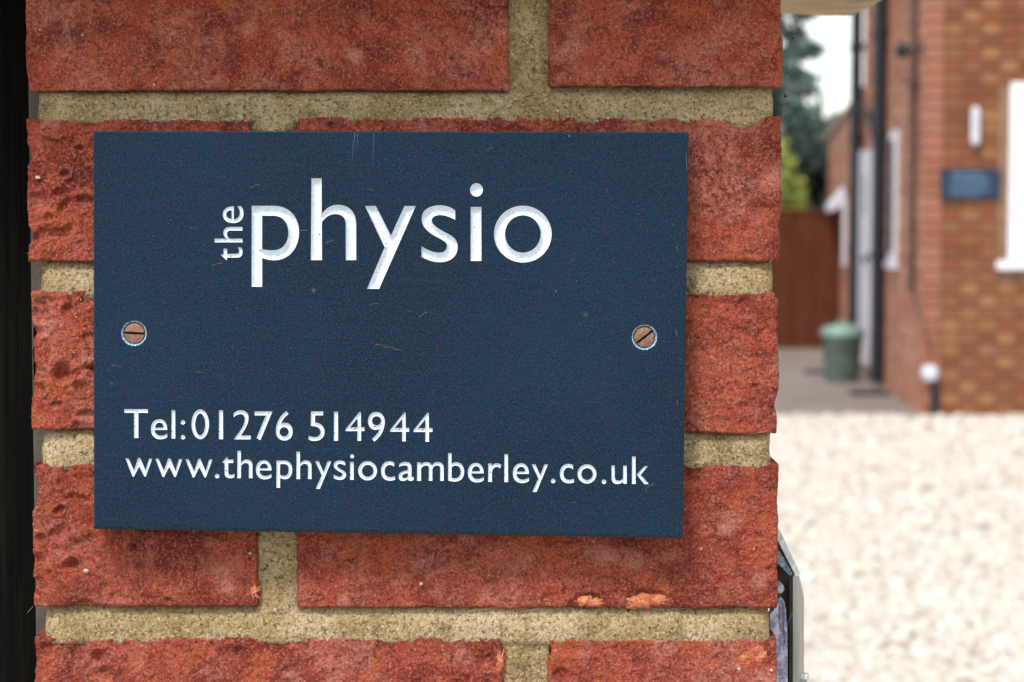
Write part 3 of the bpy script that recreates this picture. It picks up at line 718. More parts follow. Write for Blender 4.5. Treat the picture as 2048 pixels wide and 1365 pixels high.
fr = [list(map(int, f[::-1])) for f in PF[keep]]
# orient front faces to -Y
mb = MB(); mb.add(W3.tolist(), fr)
mb.build('plaque_face', M_SLATE, plaque)
# chamfer and body
I = [at(*p, YP) for p in inn_q]; O_ = [at(*p, YP+.0016) for p in out_q]
Bk = [Vector((p.x, YP+.0115, p.z)) for p in O_]
body = MB(); body.add(I+O_, [(i, (i+1) % 4, 4+(i+1) % 4, 4+i) for i in range(4)])
body.build('chamfered_edge', M_SLATE_E, plaque)
body = MB(); body.add(O_+Bk, [(i, (i+1) % 4, 4+(i+1) % 4, 4+i) for i in range(4)]+[(4, 5, 6, 7)])
body.build('plaque_body', M_SLATE, plaque)
for s_ in (0, 1):   # spacer washers between wall and slate
    c_ = SCREWS[s_][0]; p = at(c_[0], c_[1], YP)
    MB().tube([(p.x, YP+.0115, p.z), (p.x, .012, p.z)], .006, 16).build('spacer', M_DARK, plaque)
# engraved letters
for comps, hw, dp in letters:
    pl = []
    for o, hs in comps: pl.append(o); pl += hs
    A = np.array([p for q_ in pl for p in q_]); st = 1.5 if hw > 6 else .9
    gx_, gy_ = np.meshgrid(np.arange(A[:, 0].min(), A[:, 0].max(), st), np.arange(A[:, 1].min(), A[:, 1].max(), st))
    gp = np.stack([gx_.ravel(), gy_.ravel()], 1) + rng.uniform(-.12, .12, (gx_.size, 2))*st
    gp = gp[inside(gp, comps)]
    V2, F2 = cdt(pl); c2 = V2[F2].mean(1); F2 = F2[inside(c2, comps)]
    from collections import Counter
    ec = Counter(tuple(sorted((int(f[i]), int(f[(i+1) % 3])))) for f in F2 for i in range(3))
    be = np.array([e_ for e_, k in ec.items() if k == 1]); a_, b2 = V2[be[:, 0]], V2[be[:, 1]]
    def bdist(Pq):
        ab = b2-a_; L2 = (ab**2).sum(1)+1e-9
        t = np.clip(((Pq[:, None]-a_[None])*ab[None]).sum(2)/L2, 0, 1)
        return np.sqrt((((a_[None]+t[..., None]*ab[None])-Pq[:, None])**2).sum(2)).min(1)
    d = bdist(gp); gp = gp[d > st*.45]
    # overlapping outlines: pass only the union edges
    vs_ = [Vector(q_) for q_ in V2] + [Vector(q_) for q_ in gp]
    r = delaunay_2d_cdt(vs_, [tuple(map(int, e_)) for e_ in be], [], 0, 1e-4)
    V4 = np.array([tuple(v) for v in r[0]]); F4 = np.array([tuple(f) for f in r[2] if len(f) == 3])
    F4 = F4[inside(V4[F4].mean(1), comps)]
    used = np.unique(F4); remap = -np.ones(len(V4), int); remap[used] = np.arange(len(used)); V4 = V4[used]; F4 = remap[F4]
    dd = np.clip(bdist(V4)/hw, 0, 1); dep = dp*np.sqrt(1-(1-dd)**2)
    W4 = to_plane(V4); W4[:, 1] += dep
    cc = W4.mean(0)
    me = fast_mesh('letter', W4-cc, F4[:, ::-1]); smooth_mesh(me)
    obj('letter', None, None, M_LETTER, plaque, tuple(cc), mesh=me)
# screws
for (c_, ang, m_, lab) in SCREWS:
    p = at(c_[0], c_[1], YP); px_ = 1/F*(1+YP)
    R1, R2, R3 = 25.5*px_, 22.0*px_, 20.8*px_
    n = 40
    cs = MB(); vs_ = []
    for (r_, y_) in ((R1, YP), (R1*.93, YP+.0003), (R2*1.0, YP+.0011), (R2, YP+.003)):
        for k in range(n): a = 2*math.pi*k/n; vs_.append((p.x+r_*math.cos(a), y_, p.z+r_*math.sin(a)))
    cs.add(vs_, [(j*n+k, j*n+(k+1) % n, (j+1)*n+(k+1) % n, (j+1)*n+k) for j in range(3) for k in range(n)])
    cs.build('countersink', M_CHALK, plaque)
    ho = empty('x', (0, 0, 0)); COL.objects.unlink(ho); bpy.data.objects.remove(ho)
    # head: two half discs with a slot between, slightly domed
    hm = MB(); sw = 2.4*px_; y0 = YP+.0006
    for sgn in (1, -1):
        rings_ = []
        for rr, yy_ in ((1.0, .0005), (.93, .0001), (.6, -.0001), (.15, -.00015)):
            ring_ = []
            for k in range(21):
                a0 = math.asin(min(1, sw/(R3*rr))) if R3*rr > sw else math.pi/2
                a = a0 + (math.pi-2*a0)*k/20
                ring_.append((R3*rr*math.cos(a), yy_, sgn*max(sw, R3*rr*math.sin(a))))
            rings_.append(ring_)
        vs_ = [q_ for r_ in rings_ for q_ in r_]; m_i = 21
        fs = [(j*m_i+k, j*m_i+k+1, (j+1)*m_i+k+1, (j+1)*m_i+k) for j in range(3) for k in range(20)]
        # slot wall
        nv_ = len(vs_); vs_ += [(-R3, .0013, sgn*sw), (R3, .0013, sgn*sw), (-R3*.98, .0004, sgn*sw), (R3*.98, .0004, sgn*sw), (0, -.00012, sgn*sw)]
        fs += [(nv_, nv_+1, nv_+3, nv_+4, nv_+2)]
        nv2 = len(vs_); 
        for k in range(21): q_ = rings_[0][k]; vs_.append((q_[0], .002, q_[2]))
        fs += [(k, k+1, nv2+k+1, nv2+k) for k in range(20)]
        hm.add(vs_, fs)
    hm.add([(-R3, .0011, -sw), (R3, .0011, -sw), (R3, .0013, sw), (-R3, .0013, sw)], [(0, 1, 2, 3)])
    a = math.radians(-ang); ca_, sa_ = math.cos(a), math.sin(a)
    hm.v = [(x*ca_-z*sa_, y, x*sa_+z*ca_) for x, y, z in hm.v]
    o = obj('screw', hm.v, hm.f, m_, plaque, (p.x, y0, p.z), smooth=False); o['label'] = lab
    sl = MB().add([(-R3*.96, .00105, -sw*.95), (R3*.96, .00105, -sw*.95), (R3*.96, .00125, sw*.95), (-R3*.96, .00125, sw*.95)], [(0,1,2,3)])  # near-black strip laid over the slot floor
    sl.v = [(p.x+x*ca_-z*sa_, y0+y-.0001, p.z+x*sa_+z*ca_) for x, y, z in sl.v]
    s2 = obj('slot', sl.v, sl.f, M_DARK, None); COL.objects.unlink(s2); COL.objects.link(s2); s2.parent = o; s2.location = -Vector((p.x, y0, p.z))
# lint, fibres and nicks stuck to the plaque
lm = MB(); lb = MB()
for pts in ([(500, 376), (508, 373), (515, 369), (520, 372)], [(737, 378), (742, 380), (746, 380), (747, 384)], [(424, 533), (432, 529), (445, 526)], [(427, 531), (424, 528)],
            [(650, 487), (660, 483), (668, 481)], [(1290, 980), (1296, 974), (1304, 970), (1309, 966)], [(1292, 981), (1294, 985)], [(740, 610), (752, 607), (757, 608)],
            [(838, 636), (846, 629), (855, 624)], [(1352, 493), (1356, 502)], [(1352, 660), (1353, 672)], [(1372, 305), (1374, 340)], [(597, 461), (614, 461.5)], [(975, 300), (985, 294)], [(1354, 800), (1355, 812)]):
    q_ = [at(x, y, YP-.0001) for x, y in pts]; lm.tube(q_, .00007, 5)
for pts in ([(750, 689), (765, 691), (772, 693), (785, 696), (796, 701)], [(766, 694), (775, 698)], [(794, 699), (802, 700)], [(391, 744), (405, 746)], [(1140, 1007), (1146, 1005), (1150, 1007)]):
    q_ = [at(x, y, YP-.0002) for x, y in pts]; lb.tube(q_, .00013, 5)
tag(lm.build('lint', M_LINT_W, plaque), kind='stuff'); tag(lb.build('fibre', simple('brown_fibre', (0.13, 0.095, 0.075), .9, scale=300), plaque), kind='stuff')
# chalky scratches near the top edge of the plaque
cm = MB()
for (x, y0_, y1_, w_) in ((710, 264, 290, 1.2), (716, 264, 300, .6), (748, 268, 340, .5), (706, 290, 352, .4)):
    A_, B_ = at(x, y0_ if y0_ > 267 else 267.5, YP-.00003), at(x-3, y1_, YP-.00003); dw = Vector((w_/F/2, 0, 0)); cm.add([A_-dw, A_+dw, B_+dw*.2, B_-dw*.2], [(0,1,2,3)])
tag(cm.build('scratch', simple('scratch_chalk', (0.10, 0.18, 0.26), .9, scale=900, var=.5), plaque), kind='stuff')

# ------------------------------------------------------------------ small things on the pillar
gm = MB(); rr = random.Random(3); GS = .62
def blob(mb_, x, y, r, sq=1.0, Y=-.0006):
    r = r*GS; c = at(x, y, Y); v = iv*np.array([r*sq, r*.7, r])*np.array([[rr.uniform(.75, 1.25)] for _ in range(12)]); mb_.add((v+np.array(c)).tolist(), if_.tolist())
g1, g2 = MB(), MB()
for (x, y, r, s_) in ((173, 1142, .0018, 1.3), (76, 355, .0014, 1.4), (165, 70, .001, 1), (308, 170, .0008, 1.2), (80, 60, .0007, 1), (1508, 1098, .0007, 1), (1402, 1098, .0008, 1), (1543, 1341, .0013, .9), (500, 1107, .001, 1.2), (224, 1266, .0012, 1), (1445, 1346, .0006, 1), (1183, 165, .0006, .5), (1360, 165, .0004, 1), (830, 1300, .0005, 1), (1370, 1020, .0008, .8), (842, 1168, .0012, 1.2), (1478, 1338, .0014, 1), (162, 600, .0007, .6), (163, 608, .0006, .6)): blob(g1, x, y, r, s_)
for (x, y, r, s_) in ((530, 1138, .0014, 1.1), (534, 1133, .001, 1), (581, 1162, .0011, .7), (788, 1155, .0012, .7), (790, 1150, .0008, .6), (147, 65, .0018, .7), (144, 74, .0013, .8), (76, 76, .001, 1.5), (1560, 80, .0014, .8), (1094, 48, .0007, 1), (1456, 14, .0013, .6), (267, 132, .0006, 1), (1316, 1165, .0006, 1), (960, 40, .0013, .7)): blob(g2, x, y, r, s_)
tag(g1.build('grit', simple('pale_grit', (0.50, 0.38, 0.29), .9, scale=500), pillar), kind='stuff'); tag(g2.build('dark_grit', simple('dark_grit', (0.07, 0.065, 0.07), .9, scale=500), pillar), kind='stuff')
cob = MB()
for pts in ([(1378, 600), (1386, 612), (1390, 640)], [(1418, 640), (1424, 628), (1443, 622)], [(1430, 655), (1434, 632), (1444, 618)], [(1378, 680), (1386, 706)], [(1445, 696), (1462, 684), (1472, 676)],
            [(137, 1040), (148, 1060), (170, 1082), (196, 1092)], [(55, 1226), (66, 1213)], [(52, 508), (60, 505)],
            [(1520, 540), (1540, 525), (1556, 500)], [(1500, 870), (1530, 862), (1548, 868)], [(1553, 700), (1556, 690), (1553, 680)], [(1415, 650), (1440, 668), (1460, 650)], [(1397, 655), (1400, 675)]):
    q_ = [at(x, y, -.0022 - rr.random()*.001) for x, y in pts]; cob.tube(q_, .00006, 5)
tag(cob.build('cobweb_wisps', M_LINT, pillar), kind='stuff')
# hanging strand of web beside the pillar
ws = [(1595, 24), (1591, 55), (1587, 90), (1582, 120), (1577, 150), (1572, 185), (1568, 215), (1564, 245), (1561, 275)]
cw = MB(); cw.tube([at(x, y, .004) for x, y in ws], .00009, 5)
cobweb = empty('cobweb_strand', tuple(at(1561, 275, .004)), 'thin hanging strand of cobweb with black specks beside the right edge of the pillar', 'cobweb')
cw.build('thread', M_LINT, cobweb)
sp = MB()
for (x, y, r) in ((1586, 77, .0008), (1571, 193, .0011), (1570, 188, .0007), (1577, 146, .0004), (1566, 222, .0004)): blob(sp, x, y, r, 1, .004)
sp.build('speck', M_DARK, cobweb)
sp = MB(); blob(sp, 1588, 83, .0006, 1, .004); blob(sp, 1576, 150, .0005, .6, .004); sp.build('speck', simple('rusty_speck', (0.30, .14, .06), .9), cobweb)

# ------------------------------------------------------------------ LATCH KEEP on the right-hand side of the pillar
keep_ = empty('gate_latch_keep', tuple(at(1580, 1500, .05)), 'bent galvanised steel latch keep fixed to the right side of the pillar at the bottom', 'latch')
def pl(name, pts, Y, th, mat):
    q_ = [at(x, y, Y) for x, y in pts]; return MB().prism(q_, (0, th, 0)).build(name, mat, keep_)
yb = 1470
pl('front_flange', [(1586, 1153), (1597.5, 1154), (1598.5, yb), (1586, yb)], .030, .0022, M_GALV)
pl('inner_lip', [(1579, 1149), (1585.5, 1152), (1585.5, yb), (1578, yb)], .034, .002, M_BRONZE)
pl('web_plate', [(1540, 1040), (1556, 1060), (1592, 1148), (1580, 1160), (1579, yb), (1540, yb)], .046, .002, M_BRONZE)
a1, a2 = at(1598.5, 1152, .030), at(1598.5, yb, .030); b1, b2_ = at(1608, 1195, .085), at(1608, yb, .085)
sw_ = MB().prism([a1, a2, b2_, b1], (-.0018, .0004, 0)); sw_.build('side_flange', M_GALV, keep_)
# sloping tops, bent from the same sheet
def strip(name, p, q_, w0, w1, Y0, Y1, mat, th=.0016):
    """sheet from pixel p to q at depth Y0, running back to Y1"""
    A_, B_ = at(*p, Y0), at(*q_, Y0); d = (B_-A_).normalized(); nrm = Vector((-d.z, 0, d.x))*th
    MB().prism([A_, B_, B_+nrm*w1, A_+nrm*w0], (0, Y1-Y0, 0)).build(name, mat, keep_)
pl('sloping_top', [(1550, 1052), (1561, 1063), (1601, 1149), (1590.5, 1151), (1550, 1070)], .030, .012, M_GALV_B)
pl('inner_slope', [(1550, 1096), (1562, 1107), (1586, 1149), (1580, 1152), (1550, 1122)], .033, .008, M_ZINC)
bp = at(1603, 1356, .045); MB().tube([bp, bp+Vector((.0028, -.001, 0))], .0026, 6).build('bolt_head', M_GALV_B, keep_)
pl('painted_backing', [(1540, 1228), (1547, 1222), (1555, 1200), (1562, 1195), (1568, 1202), (1572, 1222), (1575, 1290), (1576, yb), (1538, yb)], .024, .006, M_PEEL)
q_ = [at(x, y, .022) for x, y in ((1552, 1166), (1560, 1164), (1567, 1172), (1569, 1180), (1562, 1188), (1552, 1186))]; MB().prism(q_, (0, .003, 0)).build('paint_flake', M_PEEL, keep_)
q_ = [at(x, y, .026) for x, y in ((1594, 1208), (1583, 1230), (1574, 1250), (1575, 1275), (1570, 1300), (1561, 1310), (1560, 1320))]
tag(MB().tube(q_, .00012, 5).build('cobweb_wisps', M_LINT, keep_), kind='stuff')

# ------------------------------------------------------------------ BLACK TIMBER GATE POST on the left
post = empty('timber_post', (-.30, .09, 0), 'black stained timber post close against the left side of the pillar', 'post')
px1 = at(61, 700, .035).x
pv = MB(); n = 14; xs = np.linspace(px1-.155, px1, n)
prof = [(x, .035+.0012*float(pn(np.array(x*150), np.array(.3), 2)) + (.004 if i in (0, n-1) else 0)) for i, x in enumerate(xs)] + [(px1, .16), (px1-.155, .16)]
pv.prism([(x, y, 0) for x, y in prof], (0, 0, 1.92)).build('post_shaft', M_BLACKWOOD, post)
MB().box((px1-.16, .03, 1.922), (px1+.003, .165, 1.95), .004).build('post_cap', M_BLACKWOOD, post)
MB().box((at(63.5, 700, .03).x, .03, 0), (mx0+.001, .11, 1.46), .001).build('mortar_lump', M_GREY_MORTAR, post)  # grey mortar lump filling the gap between post and pillar
# boards of the fence running off to the left, behind the post
fen = empty('closeboard_fence', (-1.2, .2, 0), 'black stained closeboard fence running left from the timber post', 'fence')
for k in range(16):
    x_ = px1-.17-k*.118; o = MB().box((x_-.116, .135, .05), (x_, .152, 1.8), .002).build('board', M_BLACKWOOD, fen, (x_-.058, .143, .05))
for z_ in (.35, 1.0, 1.6): MB().box((px1-.17-16*.118, .153, z_-.04), (px1-.165, .19, z_+.04), .002).build('rail', M_BLACKWOOD, fen)

# ------------------------------------------------------------------ HOUSE
D2Y = lambda D: D-1.0
HX, HY = 2.51, 13.0                     # near left corner
house = empty('house', (HX, HY, 0), 'red and buff brick house with white window at the right beyond the gravel', 'house')
HW, HH = 6.0, 5.2
MB().prism([(HX+.012, HY+.012, 0), (HX+HW, HY+.012, 0), (HX+HW, HY+3.8, 0), (HX+.225, HY+3.8, 0)], (0, 0, HH)).build('wall', M_HM, house)
bl = {}
def shared_brick(w, d, h, mat, key):
    if key not in bl:
        m_ = MB().box((-w/2, -d/2, -h/2), (w/2, d/2, h/2), .003); me_ = mesh_from('brick', m_.v, m_.f); me_.materials.append(mat); bl[key] = me_
    return bl[key]
win = (at(2019, 300, HY).x, at(2019, 300, HY).x + 1.2, at(2020, 540, HY).z, at(2020, 165, HY).z)   # x0,x1,z0,z1
stuffR, stuffY = MB(), MB(); cnt = 0
for r in range(int(HH/.075)):
    z_ = .0375 + r*.075; x_ = HX + (0 if r % 2 else -.0); i = 0
    x_ = HX if r % 2 == 0 else HX - .0
    seq_off = 0 if r % 2 == 0 else 1
    first = True
    while x_ < HX+HW-.05:
        head = ((i + seq_off) % 2 == 0)
        w = .1025
        xc = x_ + w/2
        inwin = (win[0]-.01 < xc+w/2 and xc-w/2 < win[1]+.01 and win[2]-.07 < z_ < win[3]+.01)
        if not inwin:
            yel = (head and rnd.random() < (.9 if z_ > 2.0 or z_ < 1.0 else .3)) or rnd.random() < .06
            pink = first
            if z_ < 2.75 and xc < 3.30 and cnt < 300:
                mt = M_HC if pink else (M_HY if yel else M_HB)
                obj('brick', None, None, None, house, (xc, HY+.022, z_), mesh=shared_brick(w, .05, .065, mt, (w, mt.name))); cnt += 1
            else:
                (stuffY if yel else stuffR).box((xc-w/2, HY-.003, z_-.0325), (xc+w/2, HY+.03, z_+.0325))
        x_ += w+.010; i += 1; first = False
for m_, mt in ((stuffR, M_HB), (stuffY, M_HY)): tag(m_.build('brickwork', mt, house), kind='stuff')
# side wall, running away from the camera
SB = Vector((2.715, 16.8, 0)); SA = Vector((HX, HY, 0)); sdv = (SB-SA); SL = sdv.length; sdn = sdv.normalized(); snr = Vector((-sdn.y, sdn.x, 0))  # normal to -X
def side_pt(s, z, out=0.0): p = SA + sdn*s + snr*out; return Vector((p.x, p.y, z))
def side_box(s0, s1, z0, z1, o0, o1):
    return MB().add([side_pt(s0, z0, o0), side_pt(s1, z0, o0), side_pt(s1, z0, o1), side_pt(s0, z0, o1), side_pt(s0, z1, o0), side_pt(s1, z1, o0), side_pt(s1, z1, o1), side_pt(s0, z1, o1)],
                    [(0,3,2,1),(4,5,6,7),(0,1,5,4),(1,2,6,5),(2,3,7,6),(3,0,4,7)])
side_box(.03, SL, 0, HH, -.30, -.004).build('side_wall', M_HMP, house)
def side_bricks(s0, s1, ztop, skip=()):
    m_ = MB()
    r = 0
    while True:
        z_ = .0375+r*.075
        if z_ > ztop(s0) + .1: break
        s_ = s0 + (.0 if r % 2 else -.11); 
        while s_ < s1-.03:
            a_, b_ = max(s_, s0), min(s_+.215, s1)
            if z_+.03 < ztop((a_+b_)/2) and b_-a_ > .03 and not any(k0 < (a_+b_)/2 < k1 and q0 < z_ < q1 for k0, k1, q0, q1 in skip):
                t_ = side_box(a_, b_, z_-.0325, z_+.0325, -.01, .006); m_.add(t_.v, t_.f)
            s_ += .225
        r += 1
    return m_
doorS = (2.85, 3.62); winS = (1.42, 1.80)
tag(side_bricks(.03, SL, lambda s: HH, skip=[(doorS[0], doorS[1], .05, 1.72), (winS[0], winS[1], .85, 1.8)]).build('brickwork', M_HP, house), kind='stuff')
roof = MB().prism([(HX-.35, HY-.4, HH+.01), (HX+HW+.3, HY-.4, HH+.01), (HX+HW+.3, HY+1.9, HH+2.0), (HX-.35, HY+1.9, HH+2.0)], (0, 0, .12)); roof.build('roof', M_TILE, house)
roof = MB().prism([(HX-.35, HY+4.3, HH+.01), (HX+HW+.3, HY+4.3, HH+.01), (HX+HW+.3, HY+1.905, HH+2.0), (HX-.35, HY+1.905, HH+2.0)], (0, 0, .12)); roof.build('roof', M_TILE, house)
MB().prism([(HX+.02, HY+.02, HH), (HX+.02, HY+3.9, HH), (HX+.02, HY+1.9, HH+1.75)], (.2, 0, 0)).build('gable', M_HP, house)
# front window
def window(x0, x1, z0, z1, y, sill=True):
    f = MB(); fw = .075
    for a_, b_ in (((x0, y-.012, z0), (x0+fw, y+.07, z1)), ((x1-fw, y-.012, z0), (x1, y+.07, z1)), ((x0+fw, y-.012, z1-fw), (x1-fw, y+.07, z1)), ((x0+fw, y-.012, z0), (x1-fw, y+.07, z0+fw)), (((x0+x1)/2-.04, y-.012, z0+fw), ((x0+x1)/2+.04, y+.07, z1-fw))): f.box(a_, b_, .004)
    w_ = f.build('window', M_WHITE, house)
    for (a_, b_) in ((x0+fw, (x0+x1)/2-.04), ((x0+x1)/2+.04, x1-fw)):
        o = MB().box((a_+.001, y+.012, z0+fw+.001), (b_-.001, y+.018, z1-fw-.001)).build('pane', M_GLASS, w_)
        bmx = MB()
        for k, (p0, p1) in enumerate(((a_, a_+.05), (b_-.05, b_))): bmx.box((p0+.002, y-.004, z0+fw+.002), (p1-.002, y+.011, z1-fw-.002), .004)
        bmx.build('sash', M_WHITE, w_)
    MB().box((x0-.075, y-.05, z0-.055), (x1+.075, y+.05, z0-.002), .006).build('sill', M_WHITE, w_)
window(win[0], win[1], win[2]+.055, win[3], HY)
# door and window in the side wall
d_ = side_box(doorS[0], doorS[1], .09, 1.68, .008, .055).build('door', M_WHITE2, house)
side_box(doorS[0]+.25, doorS[1]-.40, 1.2, 1.5, .0555, .058).build('pane', M_GLASS, d_)
side_box(doorS[0]+.06, doorS[0]+.12, .85, .90, .056, .09).build('handle', M_BLKP, d_)
w_ = side_box(winS[0], winS[1], .90, 1.79, .002, .030).build('window', M_WHITE2, house)
side_box(winS[0]+.07, winS[1]-.07, .97, 1.72, .0305, .034).build('pane', M_GLASS, w_)
side_box(winS[0]-.03, winS[1]+.03, .86, .898, .002, .05).build('sill', M_WHITE2, w_)
# downpipes
def pipe(s, out, r, z0, z1, mat):
    p0, p1 = side_pt(s, z0, out), side_pt(s, z1, out)
    o = MB().tube([p0, p1], r, 16).build('downpipe', mat, house, smooth=False)
    for z_ in (.9, 1.75, 2.45, 3.6):
        if z0 < z_ < z1: MB().tube([side_pt(s, z_, out), side_pt(s, z_+.06, out)], r*1.25, 16).build('pipe_bracket', mat, o)
    return o
pipe(3.79, .066, .046, .06, 4.9, M_BLKP); pipe(2.12, .062, .048, .04, 4.9, M_BLKP)
br = MB().tube([side_pt(2.12, 1.62, .06), side_pt(3.0, 1.95, .05), side_pt(3.75, 2.02, .05)], .022, 10).build('waste_pipe', M_BLKP, house)
pipe(.42, .030, .024, .75, 4.9, M_BROWNP)
MB().tube([side_pt(.42, .76, .03), (HX-.02, HY-.02, .62), (HX+.02, HY-.02, .50), (HX+.055, HY-.02, .35)], .006, 8).build('cable', M_BROWNP, house)
MB().tube([(HX+.065, HY-.035, .02), (HX+.065, HY-.035, .22)], .024, 12).build('waste_pipe', M_BLKP, house)
# round white vent cover at the foot of the corner
cv = at(1860, 748, HY-.02)
vc = empty('wall_vent', (cv.x, HY, cv.z), 'round white vent cover low on the corner of the brick house', 'vent')
MB().add(*(lambda n: ([(cv.x+r_*math.cos(2*math.pi*k/n), HY-y_, cv.z+r_*math.sin(2*math.pi*k/n)) for r_, y_ in ((.052, .006), (.052, .03), (.04, .05), (.018, .058)) for k in range(n)],
   [(j*n+k, j*n+(k+1) % n, (j+1)*n+(k+1) % n, (j+1)*n+k) for j in range(3) for k in range(n)] + [tuple(range(3*n, 4*n))]))(24)).build('cover', M_WHITE2, vc)
MB().box((cv.x-.045, HY-.007, cv.z-.045), (cv.x+.045, HY-.0045, cv.z+.045), .0005).build('back_plate', M_WHITE2, vc)
# small navy sign on the house wall
sx0, sx1 = at(1881, 367, HY).x, at(1999, 367, HY).x; sz1, sz0 = at(1940, 338, HY).z, at(1940, 400, HY).z
ns = empty('wall_sign', ((sx0+sx1)/2, HY, sz0), 'small navy sign with pale writing on the brick house wall left of the white window', 'sign')
MB().box((sx0, HY-.022, sz0), (sx1, HY-.004, sz1), .003).build('sign_board', M_NAVY, ns)
zz = sz1-.022
for (w_, h_) in ((.20, .022), (.235, .018), (.21, .018), (.235, .018), (.17, .016)):
    m_ = MB(); x_ = sx0+.062
    while x_ < sx0+.062+w_:
        l_ = rnd.uniform(.012, .035); m_.box((x_, HY-.0255, zz-h_), (min(x_+l_, sx0+.062+w_), HY-.0225, zz)); x_ += l_+.007
    tag(m_.build('text_line', M_SIGNTX, ns), kind='stuff'); zz -= h_+.012
# narrow white wall lamp above the sign
lx, lz0, lz1 = at(1948, 255, HY).x, at(1948, 291, HY).z, at(1948, 215, HY).z
wl = empty('wall_lamp', (lx, HY, lz0), 'narrow white unlit lamp on the brick house wall above the navy sign', 'lamp')
MB().tube([(lx, HY-.045, lz0), (lx, HY-.045, lz0+.02), (lx, HY-.045, lz1-.02), (lx, HY-.045, lz1)], [.018, .028, .028, .018], 16).build('lamp_tube', M_WHITE2, wl)
MB().box((lx-.022, HY-.018, lz0+.05), (lx+.022, HY-.0045, lz1-.05), .003).build('bracket', M_WHITE2, wl)
# black corner lantern
cl = side_pt(.55, 0, .09); cz = at(1818, 100, cl.y).z
ln = empty('security_light', (cl.x, cl.y, cz), 'small black security light high on the side corner of the brick house', 'light')
MB().lathe((cl.x, cl.y, cz-.05), [(.012, 0), (.04, .015), (.046, .05), (.035, .085), (.01, .10)], 16).build('lamp_head', M_BLKP, ln)
MB().tube([(cl.x, cl.y, cz), side_pt(.3, cz-.01, .045), side_pt(.12, cz-.015, .02)], .012, 8).build('arm', M_BLKP, ln)
MB().tube([side_pt(.55, cz-.19, .05), side_pt(.3, cz-.21, .03)], .025, 10).build('sensor', M_BROWNP, ln)

# lean-to beyond the house
lean = empty('lean_to', (2.75, 17.0, 0), 'low pink brick lean-to with sloping top behind the taller brick house', 'outbuilding')
LA = Vector((2.735, 16.95, 0)); LB = Vector((2.94, 20.4, 0))
zA, zB = at(1712, 185, 16.95).z, at(1657, 283, 20.4).z
MB().prism([LA, LB, LB+Vector((0, 0, zB)), LA+Vector((0, 0, zA))], (.25, 0, 0)).build('wall', M_HMP, lean)
m_ = MB(); dv = LB-LA; Ld = dv.length; dn = dv.normalized(); r = 0
while .0375+r*.075 < zA:
    z_ = .0375+r*.075; s_ = -.11 if r % 2 else 0
    while s_ < Ld:
        a_, b_ = max(0, s_), min(s_+.215, Ld)
        if b_-a_ > .03 and z_+.04 < zA+(zB-zA)*(b_/Ld):
            p0, p1 = LA+dn*a_, LA+dn*b_
            m_.add([(p0.x-.006, p0.y, z_-.0325), (p1.x-.006, p1.y, z_-.0325), (p1.x+.02, p1.y, z_-.0325), (p0.x+.02, p0.y, z_-.0325), (p0.x-.006, p0.y, z_+.0325), (p1.x-.006, p1.y, z_+.0325), (p1.x+.02, p1.y, z_+.0325), (p0.x+.02, p0.y, z_+.0325)], [(0,3,2,1),(4,5,6,7),(0,1,5,4),(1,2,6,5),(2,3,7,6),(3,0,4,7)])
        s_ += .225
    r += 1
tag(m_.build('brickwork', M_HP, lean), kind='stuff')
MB().prism([LA+Vector((-.03, 0, zA+.005)), LB+Vector((-.03, .1, zB+.005)), LB+Vector((2.5, .1, zB+.005)), LA+Vector((2.5, 0, zA+.005))], (0, 0, .04)).build('roof', M_HMP, lean)
# white hood and white frame on it
h0, h1 = at(1700, 366, 18.6), at(1662, 412, 18.6)
MB().prism([h0, h1, h1+Vector((0, 0, -.05)), h0+Vector((0, 0, -.16))], (0, .35, 0)).build('door_canopy', M_WHITE2, lean)
f0, f1 = at(1687, 395, 18.4), at(1707, 533, 18.4)
MB().box((f0.x, 18.4, f1.z), (f1.x+.02, 18.45, f0.z), .004).build('door_frame', M_WHITE2, lean)

# ------------------------------------------------------------------ BIN, drain covers, brown fence
bc = at(1684, 768, 15.6); bc.z = .008
bn = empty('dustbin', tuple(bc), 'round green dustbin with a lighter green lid beside the white door', 'bin')
R_ = .145
MB().lathe(bc, [(R_*.82, 0), (R_*.84, .01), (R_*.97, .28), (R_*.97, .30), (R_*1.03, .305), (R_*1.03, .325), (R_*.9, .326)], 32).build('body', M_BINB, bn, smooth=False)
MB().lathe(bc+Vector((0, 0, .320)), [(R_*1.06, .007), (R_*1.10, .009), (R_*1.10, .045), (R_*1.0, .062), (R_*.6, .083), (R_*.15, .09)], 32).build('lid', M_BINL, bn, smooth=False)
MB().tube([bc+Vector((-.045, 0, .405)), bc+Vector((-.03, 0, .428)), bc+Vector((.03, 0, .428)), bc+Vector((.045, 0, .405))], .008, 8).build('lid_handle', M_BINL, bn)
def drain(px, py, w, lab):
    zc = .012; D = CAM.z/((py-377)/F); p = Vector(((px-1024)/F*D, D-1, zc)); m_ = MB()
    o = empty('drain_cover', tuple(p), lab, 'drain', 'drain covers in the path')
    MB().box((p.x-w, p.y-w, .009), (p.x+w, p.y+w, .022), .003).build('frame', M_BLKP, o)
    for k in range(5): x_ = p.x-w*.8+k*w*.4; MB().box((x_-.008, p.y-w*.8, .0222), (x_+.008, p.y+w*.8, .028)).build('bar', M_DARK, o)
drain(1742, 792, .13, 'larger black drain cover in the path at the foot of the downpipe')
drain(1632, 750, .08, 'smaller black drain cover in the path left of the green dustbin')
fy = 19.0; fz = at(1620, 428, fy).z
fe = empty('board_fence', (0, fy, 0), 'reddish brown vertical board fence at the far end of the path', 'fence')
x_ = at(1696, 500, fy).x; xr = x_; k = 0
bd = MB().box((-.048, -.010, 0), (.048, .010, fz), .003); bdm = mesh_from('board', bd.v, bd.f); bdm.materials.append(M_FENCE)
